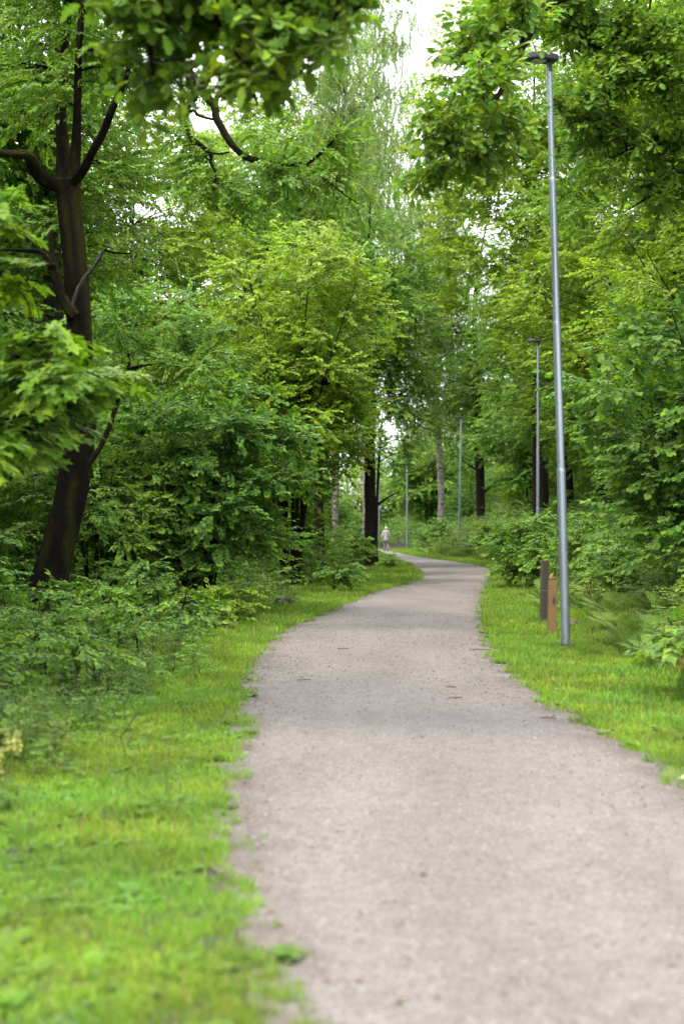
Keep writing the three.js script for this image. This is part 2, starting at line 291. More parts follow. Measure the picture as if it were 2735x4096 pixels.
// local polyline for a plant that stands at (x, D), through points given by place in the view and depth
const local = (x, D, sink = 0.08) => { const b = onGround(x, D, -sink); return (u, v, d = D) => at(u, v, d).sub(b); };
const limb = (pts, r, n = 14, seg = 7, rough) => ({ pts: smooth(pts, n), r: alongRadii(r, n), seg, rough });
function stems(seed, n, h, w, r0, lean = [0, 0]) {
  const r = rng(seed), out = [];
  for (let k = 0; k < n; k++) { const a = (k / n) * 6.28 + r() * 0.8, s = (0.15 + 0.85 * r()) * w, H = h * (0.7 + 0.3 * r()), bx = Math.cos(a) * 0.16, bz = Math.sin(a) * 0.16; out.push(limb([V(bx, 0, bz), V(bx + Math.cos(a) * s * 0.15, H * 0.3, bz + Math.sin(a) * s * 0.15), V(Math.cos(a) * s * 0.45 + lean[0] * 0.4, H * 0.65, Math.sin(a) * s * 0.45 + lean[1] * 0.4), V(Math.cos(a) * s + lean[0], H, Math.sin(a) * s + lean[1])], [r0, r0 * 0.75, r0 * 0.45, 0.008], 10, 5, 0.05)); }
  return out;
}
const BROWN = [0.075, 0.06, 0.045], GREY = [0.16, 0.15, 0.135], DARK = [0.046, 0.036, 0.031];

// --- the dark leaning trunk at the left, with its gnarled limb
{
  const x = -4.55, D = 21, L = local(x, D), px = 0.00644;
  const wood = [
    limb([[82, 1470], [98, 1400], [125, 1290], [158, 1160], [182, 1030], [190, 930], [184, 820], [178, 700], [170, 600], [160, 500], [152, 415]].map(([u, v]) => L(u, v)), [56, 45, 40, 37, 34, 31, 29, 28, 27, 28, 30].map((k) => k * px), 30, 14, 0.1),
    limb([[150, 440], [142, 330], [138, 230], [146, 120], [152, 0], [150, -150], [156, -330]].map(([u, v], k) => L(u, v, 21 + k * 0.15)), [22, 16, 13, 11, 10, 7, 4].map((k) => k * px), 16, 9),
    limb([[160, 440], [172, 340], [176, 230], [178, 120], [186, 20], [205, -120], [215, -280]].map(([u, v], k) => L(u, v, 21 - k * 0.15)), [18, 11, 9, 8, 7, 5, 3].map((k) => k * px), 16, 8),
    limb([[148, 425], [115, 415], [88, 398], [74, 376], [66, 356], [40, 351], [0, 350], [-80, 330], [-190, 350]].map(([u, v], k) => L(u, v, 21 - k * 0.2)), [17, 14, 14, 17, 12, 9, 8, 6, 3].map((k) => k * px), 22, 9, 0.25),
    limb([[150, 425], [182, 397], [205, 355], [235, 300], [255, 250], [285, 180], [305, 100], [330, 0]].map(([u, v], k) => L(u, v, 21 - k * 0.25)), [17, 12, 10, 9, 8, 6, 4, 2].map((k) => k * px), 18, 8, 0.15),
    limb([[172, 725], [146, 690], [128, 630], [116, 585], [112, 550], [124, 528]].map(([u, v]) => L(u, v, 20.8)), [14, 12, 12, 11, 11, 10].map((k) => k * px), 12, 7, 0.2),
    limb([[120, 610], [95, 578], [60, 574], [10, 572], [-60, 590]].map(([u, v]) => L(u, v, 20.7)), [8, 6, 5, 4, 2].map((k) => k * px), 10, 5),
    { ...limb([[165, 700], [178, 660], [200, 628], [222, 598], [236, 572]].map(([u, v]) => L(u, v, 20.55)), [4, 4.5, 5, 4.5, 4].map((k) => k * px), 8, 5), tone: [0.2, 0.19, 0.16] },
    limb([[238, 572], [262, 578], [300, 580]].map(([u, v]) => L(u, v, 20.5)), [3.5, 3, 1.5].map((k) => k * px), 6, 4),
    limb([[205, 1060], [228, 1030], [252, 975], [276, 900], [294, 845], [298, 820]].map(([u, v]) => L(u, v, 20.7)), [9, 6, 5.5, 5, 4, 3].map((k) => k * px), 12, 5),
    limb([[294, 845], [340, 835], [400, 832], [470, 850]].map(([u, v]) => L(u, v, 20.5)), [4, 3, 2.5, 1].map((k) => k * px), 8, 4),
    // the long limb that comes down over the path
    limb([[152, -20], [240, 10], [340, 70], [410, 140], [446, 186], [456, 198]].map(([u, v], k) => L(u, v, 20.6 - k * 0.3)), [16, 15, 14, 13, 14, 16].map((k) => k * px), 16, 8, 0.25),
    limb([[456, 196], [477, 223], [492, 241], [496, 267], [510, 293], [532, 329], [569, 360], [605, 366], [631, 375], [657, 373], [700, 373], [744, 340], [770, 311], [781, 285]].map(([u, v]) => L(u, v, 19.1)), [10, 9.5, 9, 8.5, 8, 7, 6.5, 6, 5.5, 5, 4.5, 3.4, 2.2, 1].map((k) => k * px), 44, 7, 0.25),
    limb([[700, 373], [726, 395], [770, 428], [800, 452], [835, 470]].map(([u, v]) => L(u, v, 19.1)), [3, 2.6, 2, 1.4, 0.7].map((k) => k * px), 12, 5, 0.2),
    limb([[631, 375], [640, 402], [657, 424], [660, 455]].map(([u, v]) => L(u, v, 19)), [2.6, 2, 1.6, 0.8].map((k) => k * px), 10, 4, 0.2),
    limb([[649, 372], [657, 329], [679, 300]].map(([u, v]) => L(u, v, 19)), [2.4, 1.6, 0.8].map((k) => k * px), 8, 4, 0.2),
    limb([[454, 199], [441, 225], [415, 256], [411, 264], [426, 285], [434, 311], [463, 333], [483, 353], [482, 369], [494, 395], [488, 432], [477, 455]].map(([u, v]) => L(u, v, 18.9)), [10, 9, 8, 7.5, 6.5, 6, 5, 4.4, 3.4, 2.8, 2, 1].map((k) => k * px), 34, 6, 0.25),
    limb([[414, 262], [444, 250], [453, 261], [492, 272]].map(([u, v]) => L(u, v, 18.9)), [4, 3.6, 3.4, 3].map((k) => k * px), 10, 5, 0.2),
    limb([[470, 345], [500, 350], [525, 346]].map(([u, v]) => L(u, v, 18.8)), [2.6, 2.4, 2].map((k) => k * px), 6, 4, 0.2),
    limb([[485, 235], [505, 215], [525, 210]].map(([u, v]) => L(u, v, 18.8)), [4, 3, 2].map((k) => k * px), 6, 4, 0.2),
  ];
  const B = (u, v, d, w, h, n, m, cr, o = {}) => { const p = L(u, v, d); return { c: p.toArray(), r: [w * px, h * px, w * px * 0.6], n, m, cr, ...o }; };
  plant({ name: 'broadleaf_tree', label: 'dark leaning trunk with mossy fork and a gnarled limb reaching over the path', x, D, wood, tone: barkTone(DARK, 1, 3), kind: 'fine', seed: 31, size: 0.95, up: 0.9, flat: 0.8,
    blobs: [B(120, -130, 21, 260, 170, 36, 18, 0.6), B(50, 170, 22, 130, 170, 15, 13, 0.5), B(230, 130, 21, 90, 130, 10, 14, 0.42), B(150, 215, 20.6, 100, 70, 6, 10, 0.36), B(330, -110, 20, 220, 90, 16, 18, 0.5), B(560, -60, 19.5, 230, 60, 14, 16, 0.5),
      B(500, 430, 19, 110, 50, 11, 7, 0.28), B(690, 420, 19, 130, 45, 14, 8, 0.28), B(780, 360, 19.2, 60, 60, 7, 8, 0.28), B(420, 360, 18.9, 50, 90, 7, 7, 0.26), B(640, 300, 19, 60, 40, 3, 6, 0.22), B(330, 850, 20.6, 70, 30, 7, 9, 0.25), B(440, 840, 20.4, 60, 30, 6, 9, 0.25)] });
}
// --- oaks standing just outside the picture whose leafy limbs hang into its top corners
{
  let x = -4.7, D = 8.8, L = local(x, D);
  plant({ name: 'oak_tree', label: 'near oak whose dark leafy limb hangs from the upper edge above the path', x, D, tone: barkTone(BROWN, 0.4, 7), kind: 'oak', seed: 41, size: 1, up: 0.9, flat: 0.75,
    wood: [limb([V(0, 0, 0), V(0.05, 2, 0.05), V(-0.05, 4.2, 0), V(0.2, 6.6, 0.1), V(0.1, 9, 0), V(0.3, 11, 0.2)], [0.3, 0.25, 0.22, 0.17, 0.1, 0.03], 20, 12),
      limb([V(0.1, 5.2, 0), L(-500, -30), L(-100, -60), L(250, -30), L(500, 30), L(700, 50), L(830, 10)], [0.13, 0.11, 0.09, 0.07, 0.045, 0.025, 0.01], 24, 7), limb([L(250, -30), L(330, 60), L(350, 170)], [0.05, 0.03, 0.01], 8, 5), limb([L(500, 30), L(560, 140), L(590, 240)], [0.04, 0.025, 0.008], 8, 5)],
    blobs: [...[[310, 30, 35, 60, 7], [430, -20, 80, 45, 9], [540, -30, 80, 50, 8], [650, -15, 70, 50, 8], [750, -35, 60, 35, 5], [600, 85, 45, 45, 5], [580, 170, 18, 30, 2], [335, 120, 22, 40, 3], [690, 60, 30, 30, 3], [480, -120, 330, 60, 14]].map(([u, v, w, h, n]) => ({ c: L(u, v).toArray(), r: [w * K * D, h * K * D, 0.45], n, m: 7, cr: 0.17 })), { c: [0, 8.8, 0], r: [3, 2.6, 3.2], n: 34, m: 16, cr: 0.6 }] });
  x = 7.6; D = 20.5; L = local(x, D, 0.15);
  plant({ name: 'oak_tree', label: 'broad oak on the bank whose leafy limbs reach in behind the lamp head', x, D, tone: barkTone(BROWN, 0.3, 9), kind: 'oak', seed: 43, size: 1, up: 0.9, flat: 0.7, sink: 0.15,
    wood: [limb([V(0, 0, 0), V(-0.1, 2, 0.05), V(0.05, 4.5, 0), V(-0.2, 7, 0.1), V(0.1, 9.5, 0), V(0.2, 13, 0.2)], [0.34, 0.28, 0.24, 0.19, 0.11, 0.03], 20, 12),
      limb([V(0, 5.2, 0), L(1850, 330), L(1700, 240), L(1568, 175), L(1450, 195), L(1330, 225), L(1240, 235)], [0.15, 0.12, 0.1, 0.08, 0.055, 0.035, 0.012], 22, 7, 0.2), limb([L(1568, 175), L(1500, 130), L(1420, 120), L(1330, 90)], [0.05, 0.04, 0.025, 0.01], 12, 5, 0.2),
      limb([V(-0.1, 7.4, 0), L(1750, 20, 20), L(1500, -40, 19), L(1280, -10, 18), L(1200, 100, 16.5), L(1140, 220, 15.5), L(1060, 320, 15)], [0.15, 0.13, 0.1, 0.07, 0.05, 0.03, 0.01], 24, 7, 0.2), limb([V(0, 4.6, 0), L(1650, 330), L(1560, 300), L(1470, 330), L(1400, 360)], [0.1, 0.07, 0.05, 0.03, 0.01], 14, 5, 0.2), limb([V(0, 4, 0), L(1660, 440), L(1568, 430), L(1500, 445), L(1440, 480)], [0.1, 0.08, 0.05, 0.03, 0.01], 14, 5, 0.2)],
    blobs: [...[[1110, 90, 55, 80, 6, 15.5], [1180, 20, 70, 50, 7, 16.5], [1095, 215, 55, 55, 6, 15.2], [1030, 310, 50, 40, 5, 15], [1130, 320, 55, 50, 5, 15], [1000, 360, 22, 20, 2, 15], [1330, 40, 110, 70, 14, D], [1460, 70, 120, 80, 17, D], [1390, 170, 110, 60, 13, D], [1520, 190, 60, 40, 5, D], [1320, 280, 90, 50, 9, D], [1460, 300, 100, 50, 10, D], [1400, -90, 300, 80, 20, D], [1620, 330, 100, 120, 12, D], [1520, 420, 70, 50, 8, D]].map(([u, v, w, h, n, d]) => ({ c: L(u, v, d).toArray(), r: [w * K * d, h * K * d, 0.8], n, m: 11, cr: 0.32 })), { c: [0.5, 11, 0], r: [3, 2.6, 3.4], n: 36, m: 16, cr: 0.65 }] });
}
// --- the young maple at the left edge, close to the camera
{
  const x = -3.7, D = 10.8, L = local(x, D);
  plant({ name: 'maple_sapling', label: 'young maple at the left edge with big sunlit leaves before the dark trunk', x, D, tone: barkTone(GREY, 0.1, 2), kind: 'maple', seed: 47, size: 0.85, flat: 0.28, up: 0.45, droop: 0.25, category: 'tree',
    wood: [limb([V(0, 0, 0), V(0.08, 1.3, 0), V(0.2, 2.8, 0.1), V(0.2, 4.2, 0), V(0.3, 5.4, 0)], [0.055, 0.05, 0.04, 0.025, 0.008], 14, 7), limb([V(0.1, 1.7, 0), L(-40, 1010), L(60, 930), L(150, 870), L(240, 862)], [0.025, 0.02, 0.015, 0.01, 0.004], 10, 5), limb([V(0.15, 2.3, 0), L(-20, 860), L(70, 790), L(140, 760)], [0.022, 0.018, 0.012, 0.004], 10, 5), limb([V(0.2, 3.3, 0), L(-60, 520), L(20, 450)], [0.02, 0.014, 0.004], 8, 5)],
    blobs: [[40, 960, 90, 55, 9], [110, 905, 100, 40, 10], [190, 875, 70, 22, 6], [255, 862, 22, 10, 1], [60, 810, 80, 55, 8], [130, 765, 40, 30, 4], [10, 650, 40, 60, 3], [0, 480, 45, 60, 4], [20, 1060, 60, 40, 4], [-120, 700, 90, 330, 22]].map(([u, v, w, h, n]) => ({ c: L(u, v).toArray(), r: [w * K * D, h * K * D, 0.4], n, m: 6, cr: 0.2 })) });
}
// --- shrubs and small trees built round fans of stems
function shrub({ name = 'hazel_shrub', label, category = 'shrub', group, x, D, h, w, n = 9, kind = 'hazel', clumps = 60, m = 16, cr = 0.4, seed, base = 0.35, lean = [0, 0], r0 = 0.028, size = 1, flat = 0.55, tone = BROWN, up = 0.7, shell = 0.45 }) {
  return plant({ name, label, category, group, x, D, wood: stems(seed, n, h * 0.92, w * 0.42, r0, lean), tone: barkTone(tone, 0.1, seed), kind, seed: seed + 1, size, flat, up, sink: 0.06, stemName: 'stems',
    blobs: [{ c: [lean[0] * 0.6, h * (base + (1 - base) * 0.52), lean[1] * 0.6], r: [w * 0.5, h * (1 - base) * 0.5, w * 0.48], n: Math.round(clumps * 0.75), m, cr, shell }, h < 6 ? { c: [lean[0] * 0.3, h * 0.36, 0], r: [w * 0.45, h * 0.28, w * 0.43], n: Math.round(clumps * 0.3), m, cr, shell } : { c: [lean[0] * 0.3, h * 0.42, 0], r: [w * 0.33, h * 0.24, w * 0.33], n: Math.round(clumps * 0.2), m, cr, shell }] });
}
shrub({ label: 'large hazel bush with fanning dark stems beside the left verge', x: -2.55, D: 25.4, h: 4.4, w: 3.5, n: 26, clumps: 135, m: 16, cr: 0.36, seed: 100, base: 0.18, lean: [0.1, 0] });
shrub({ label: 'shaded hazel bush filling the gap between leaning trunk and large hazel', x: -4.1, D: 24.5, h: 3.6, w: 3.6, n: 12, clumps: 80, m: 15, cr: 0.4, seed: 110, kind: 'dark', size: 1.1 });
shrub({ name: 'lime_tree', label: 'tall bushy lime with yellow-green top behind the large hazel', category: 'tree', x: -1.35, D: 38, h: 10.2, w: 5.2, n: 13, clumps: 290, m: 17, cr: 0.5, seed: 120, kind: 'lime', base: 0.22, r0: 0.07 });
shrub({ name: 'hazel_tree', label: 'green hazel tree between the leaning trunk and the yellow-green lime', category: 'tree', x: -5.2, D: 36, h: 8.2, w: 5.6, n: 12, clumps: 220, m: 17, cr: 0.52, seed: 130, kind: 'hazel', base: 0.2, r0: 0.06 });
shrub({ name: 'hazel_tree', label: 'spreading hazel hung with grey-green leaves behind the leaning trunk', category: 'tree', x: -7.6, D: 30, h: 6.6, w: 5, n: 10, clumps: 150, m: 17, cr: 0.5, seed: 135, kind: 'fine', base: 0.2, r0: 0.05, size: 1.2 });
shrub({ name: 'maple_tree', label: 'tall sunlit tree filling the sky between leaning trunk and lime', category: 'tree', x: -7.2, D: 47, h: 16.5, w: 8.4, n: 6, clumps: 330, m: 19, cr: 0.65, seed: 141, kind: 'lime', base: 0.2, r0: 0.12, size: 1.3 });
shrub({ name: 'maple_tree', label: 'tall green tree rising behind the yellow-green lime', category: 'tree', x: -2.6, D: 56, h: 17.5, w: 7.4, n: 6, clumps: 320, m: 19, cr: 0.65, seed: 145, kind: 'fine', base: 0.25, r0: 0.12, size: 1.5 });
shrub({ name: 'maple_tree', label: 'tall green tree behind the pale mossy trunk at the left', category: 'tree', x: -12.5, D: 44, h: 14.5, w: 7.4, n: 6, clumps: 260, m: 19, cr: 0.65, seed: 149, kind: 'fine', base: 0.25, r0: 0.12, size: 1.5 });
shrub({ label: 'low hazel in the shade left of the rough trunk at the bend', x: -1.7, D: 48, h: 2.8, w: 2.6, n: 9, clumps: 60, m: 14, cr: 0.4, seed: 140, kind: 'dark', size: 1.3 });
// right-hand wall of leaves
shrub({ label: 'hazel leaning out over the ferns to the right of the lamp', x: 6.0, D: 22, h: 4.8, w: 4.6, n: 14, clumps: 150, m: 14, cr: 0.4, seed: 200, base: 0.25, lean: [-0.5, 0.3], kind: 'bigHazel', tone: GREY });
shrub({ name: 'hazel_tree', label: 'tall hazel rising at the right edge under the oak limbs', category: 'tree', x: 7.4, D: 25.5, h: 8, w: 5.6, n: 12, clumps: 220, m: 15, cr: 0.45, seed: 210, base: 0.2, kind: 'lime', r0: 0.05 });
shrub({ label: 'shaded hazel in the hollow directly behind the lamp post', x: 7.2, D: 31, h: 4.4, w: 4.2, n: 11, clumps: 100, m: 15, cr: 0.42, seed: 220, kind: 'hazel' });
shrub({ label: 'leafy bush hiding the foot of the second lamp', x: 5.2, D: 35.5, h: 1.9, w: 2.6, n: 10, clumps: 70, m: 12, cr: 0.35, seed: 230, base: 0.15, kind: 'hazel' });
shrub({ name: 'maple_tree', label: 'spreading tree with bright layered foliage around the second lamp head', category: 'tree', x: 10.4, D: 51, h: 13, w: 8.4, n: 6, clumps: 300, m: 18, cr: 0.6, seed: 240, base: 0.15, kind: 'lime', r0: 0.11, size: 1.1, lean: [-0.6, 0] });
shrub({ name: 'maple_tree', label: 'dense green tree on the bank behind the near lamp pole', category: 'tree', x: 10.2, D: 35, h: 13, w: 7.4, n: 6, clumps: 300, m: 18, cr: 0.6, seed: 250, base: 0.2, kind: 'fine', r0: 0.1, size: 1.35, lean: [-0.6, 0] });
shrub({ name: 'maple_tree', label: 'bushy green tree leaning over the path bend before the third lamp', category: 'tree', x: 12.0, D: 64, h: 14, w: 8.4, n: 6, clumps: 260, m: 18, cr: 0.65, seed: 260, base: 0.12, kind: 'hazel', r0: 0.11, size: 1.35, lean: [-0.8, 0] });
shrub({ name: 'hazel_tree', label: 'rounded green thicket behind the third lamp', category: 'tree', x: 11.2, D: 83, h: 9, w: 7, n: 9, clumps: 160, m: 17, cr: 0.65, seed: 270, base: 0.1, kind: 'hazel', r0: 0.07, size: 1.5 });
shrub({ name: 'hazel_tree', label: 'deep green thicket where the path disappears beside the fourth lamp', category: 'tree', x: 7.0, D: 112, h: 8.5, w: 7, n: 9, clumps: 150, m: 17, cr: 0.7, seed: 280, base: 0.08, kind: 'dark', r0: 0.07, size: 2 });

// --- trees with straight trunks
function trunkTree({ name, label, group, x, D, h, r, crown, kind, seed, tone, lean = [0, 0], bark, moss = 0.2, clumps = 160, m = 18, cr = 0.6, size = 1.2, hang = false, first = 0.35, second, droop, up = 0.8, flat = 0.7, seg = 10 }) {
  const q = rng(seed), w = (t) => V(lean[0] * t * t + 0.02 * h * (q() - 0.5) * t, h * t, lean[1] * t * t + 0.02 * h * (q() - 0.5) * t), pts = [0, 0.02, 0.1, 0.25, 0.4, 0.55, 0.7, 0.85, 1].map(w);
  pts[0].set(0, 0, 0);
  const wood = [limb(pts, [r * 1.5, r * 1.18, r, r * 0.92, r * 0.8, r * 0.65, r * 0.45, r * 0.25, 0.01], 26, seg)];
  const trunk = new THREE.CatmullRomCurve3(pts);
  for (let k = 0; k < 10; k++) { const t = first + ((0.92 - first) * (k + q() * 0.5)) / 10, p = trunk.getPoint(t), a = k * 2.4 + q(), L = crown[0] * (0.5 + 0.4 * q()) * (1.05 - 0.6 * t); wood.push(limb([p, p.clone().add(V(Math.cos(a) * L * 0.45, L * 0.35, Math.sin(a) * L * 0.45)), p.clone().add(V(Math.cos(a) * L, L * (hang ? 0.5 : 0.62), Math.sin(a) * L))], [r * 0.36 * (1.15 - t), r * 0.2 * (1.15 - t), 0.008], 8, 5)); }
  if (second) wood.push(limb(second, [0.06, 0.06, 0.05, 0.03, 0.01], 12, 5));
  const mid = trunk.getPoint((first + 1) / 2);
  return plant({ name, label, group, x, D, wood, tone: tone ?? barkTone(BROWN, moss, seed), bark, kind, seed: seed + 1, size, hang, droop, up, flat, sink: 0.1,
    blobs: [{ c: [mid.x, mid.y + 0.03 * h, mid.z], r: [crown[0], h * (1 - first) * 0.54, crown[0]], n: clumps, m, cr, shell: 0.5 }, ...(crown.slice(1))] });
}
trunkTree({ name: 'alder_tree', label: 'rough brown trunk beside the path bend with dense fine-leaved crown', x: 1.12, D: 55, h: 14.5, r: 0.235, crown: [2.6], kind: 'dark', seed: 301, clumps: 230, cr: 0.55, size: 1.35, first: 0.3, tone: barkTone(BROWN, 0.3, 4), second: [V(0.2, 1.4, 0.25), V(0.22, 2.6, 0.3), V(0.3, 4.2, 0.25), V(0.42, 5.8, 0.2), V(0.5, 7, 0.2)] });
trunkTree({ name: 'alder_tree', label: 'slimmer brown trunk in the shade between large hazel and rough trunk', x: -0.7, D: 44.5, h: 11, r: 0.16, crown: [2], kind: 'dark', seed: 305, clumps: 90, cr: 0.5, size: 1.3, first: 0.45 });
trunkTree({ name: 'alder_tree', label: 'pale mossy trunk half hidden behind the dark leaning trunk', x: -6.0, D: 29, h: 15, r: 0.26, crown: [3], kind: 'fine', seed: 309, clumps: 170, cr: 0.6, size: 1.25, first: 0.45, tone: barkTone([0.26, 0.24, 0.21], 0.7, 11), lean: [0.2, 0] });
trunkTree({ name: 'alder_tree', label: 'slanting grey stem beside the pale mossy trunk', x: -6.3, D: 28.3, h: 13, r: 0.15, crown: [2.4], kind: 'fine', seed: 313, clumps: 110, cr: 0.6, size: 1.25, first: 0.5, tone: barkTone([0.22, 0.21, 0.19], 0.3, 12), lean: [-1.6, 0] });
trunkTree({ name: 'birch_tree', label: 'white-barked birch on the bank beyond the third lamp with trailing twigs', x: 6.7, D: 96, h: 29, r: 0.23, crown: [4.2], kind: 'birch', seed: 321, clumps: 380, m: 16, cr: 1.0, size: 1.7, hang: true, first: 0.3, bark: M.birchBark, tone: () => [0.24, 0.23, 0.22], lean: [-2.6, 0] });
trunkTree({ name: 'birch_tree', label: 'tall birch whose fine twigs border the bright sky gap on its left', x: -0.3, D: 66, h: 27, r: 0.15, crown: [2.5], kind: 'birch', seed: 325, clumps: 260, m: 15, cr: 0.8, size: 1.3, hang: true, first: 0.4, bark: M.birchBark, tone: () => [0.22, 0.21, 0.2], lean: [0.6, 0] });

trunkTree({ name: 'birch_tree', label: 'thin tall birch whose trailing twigs veil the bright sky gap', x: 1.4, D: 84, h: 35, r: 0.2, crown: [3.2, { c: [2, 30.5, 0], r: [3, 4, 3], n: 36, m: 13, cr: 0.95 }], kind: 'birch', seed: 327, clumps: 200, m: 13, cr: 0.95, size: 1.6, hang: true, first: 0.45, bark: M.birchBark, tone: () => [0.2, 0.19, 0.18], lean: [0.5, 0] });
trunkTree({ name: 'maple_tree', label: 'pale sunlit crown standing far behind the gnarled limb', x: -3.4, D: 69, h: 26, r: 0.22, crown: [5.2], kind: 'lime', seed: 329, clumps: 360, m: 18, cr: 0.8, size: 1.6, first: 0.35, flat: 0.6 });
trunkTree({ name: 'maple_tree', label: 'tall sunlit tree whose crown edges the sky gap on its right', x: 7.8, D: 57, h: 24, r: 0.15, crown: [5.3], kind: 'lime', seed: 331, clumps: 330, m: 17, cr: 0.75, size: 1.5, first: 0.42, flat: 0.5 });
trunkTree({ name: 'maple_tree', label: 'tall green tree directly behind the near lamp head', x: 9.6, D: 41, h: 18.5, r: 0.15, crown: [4.6], kind: 'fine', seed: 335, clumps: 300, m: 18, cr: 0.7, size: 1.5, first: 0.45, flat: 0.5 });
trunkTree({ name: 'maple_tree', label: 'tall green tree filling the upper right corner behind the oak limbs', x: 9.8, D: 30, h: 16, r: 0.2, crown: [4.2], kind: 'lime', seed: 339, clumps: 300, m: 18, cr: 0.65, size: 1.3, first: 0.4, flat: 0.5 });

// --- the wood around: a few kinds of full-grown tree, each standing copy a thing of its own
const proto = [];
function makeProto(seed, h, r, w, kind, clumps, m, size, first, hang = false, tone = BROWN, multi = false) {
  const q = rng(seed), pts = [0, 0.03, 0.25, 0.5, 0.75, 1].map((t) => V((q() - 0.5) * 0.06 * h * t, h * t, (q() - 0.5) * 0.06 * h * t)), wood = [limb(pts, [r * 1.4, r * 1.1, r, r * 0.75, r * 0.45, 0.01], 18, 8)], tr = new THREE.CatmullRomCurve3(pts);
  for (let k = 0; k < 9; k++) { const t = first + ((0.92 - first) * (k + q() * 0.5)) / 9, p = tr.getPoint(t), a = k * 2.4 + q(), L = w * (0.5 + 0.4 * q()) * (1.05 - 0.6 * t); wood.push(limb([p, p.clone().add(V(Math.cos(a) * L * 0.45, L * 0.3, Math.sin(a) * L * 0.45)), p.clone().add(V(Math.cos(a) * L, L * 0.55, Math.sin(a) * L))], [r * 0.36 * (1.15 - t), r * 0.2 * (1.15 - t), 0.008], 6, 5)); }
  const mid = tr.getPoint((first + 1) / 2), c = grow({ seed: seed + 1, wood, size, hang, flat: 0.6, up: 0.7, tintVar: 0.2, blobs: [{ c: [mid.x, mid.y, mid.z], r: [w, h * (1 - first) * 0.54, w], n: clumps, m, cr: 0.75, shell: 0.45 }, { c: [0, h * (first + 0.1), 0], r: [w * 0.8, h * 0.2, w * 0.8], n: Math.round(clumps * 0.25), m, cr: 0.7 }] });
  const g = new GB(); c.mats.forEach((mm, k) => g.add(S[kind][k % S[kind].length], mm, c.tints[k])); nTris += g.i.length / 3;
  proto.push({ wood: woodMesh(wood, c.extra, barkTone(tone, 0.3, seed)), crown: g.build(), used: 0 });
}
makeProto(401, 17, 0.22, 3.8, 'fine', 190, 12, 1.5, 0.28);
makeProto(402, 15, 0.18, 3.6, 'dark', 190, 12, 1.5, 0.3);
makeProto(403, 19, 0.26, 4.2, 'fine', 210, 12, 1.6, 0.35, false, GREY);
makeProto(404, 8, 0.09, 3.2, 'hazel', 150, 12, 1.4, 0.08);
makeProto(405, 9.5, 0.1, 3.4, 'lime', 160, 12, 1.4, 0.1);
function woodTree(k, x, D, s, turn, label, group, name) {
  const t = thing(name, label, 'tree', onGround(x, D, -0.1), group, turn); t.scale.setScalar(s);
  part('trunk', proto[k].wood, M.bark, t); part('crown', proto[k].crown, M.leaf, t, 'stuff'); proto[k].used++;
}
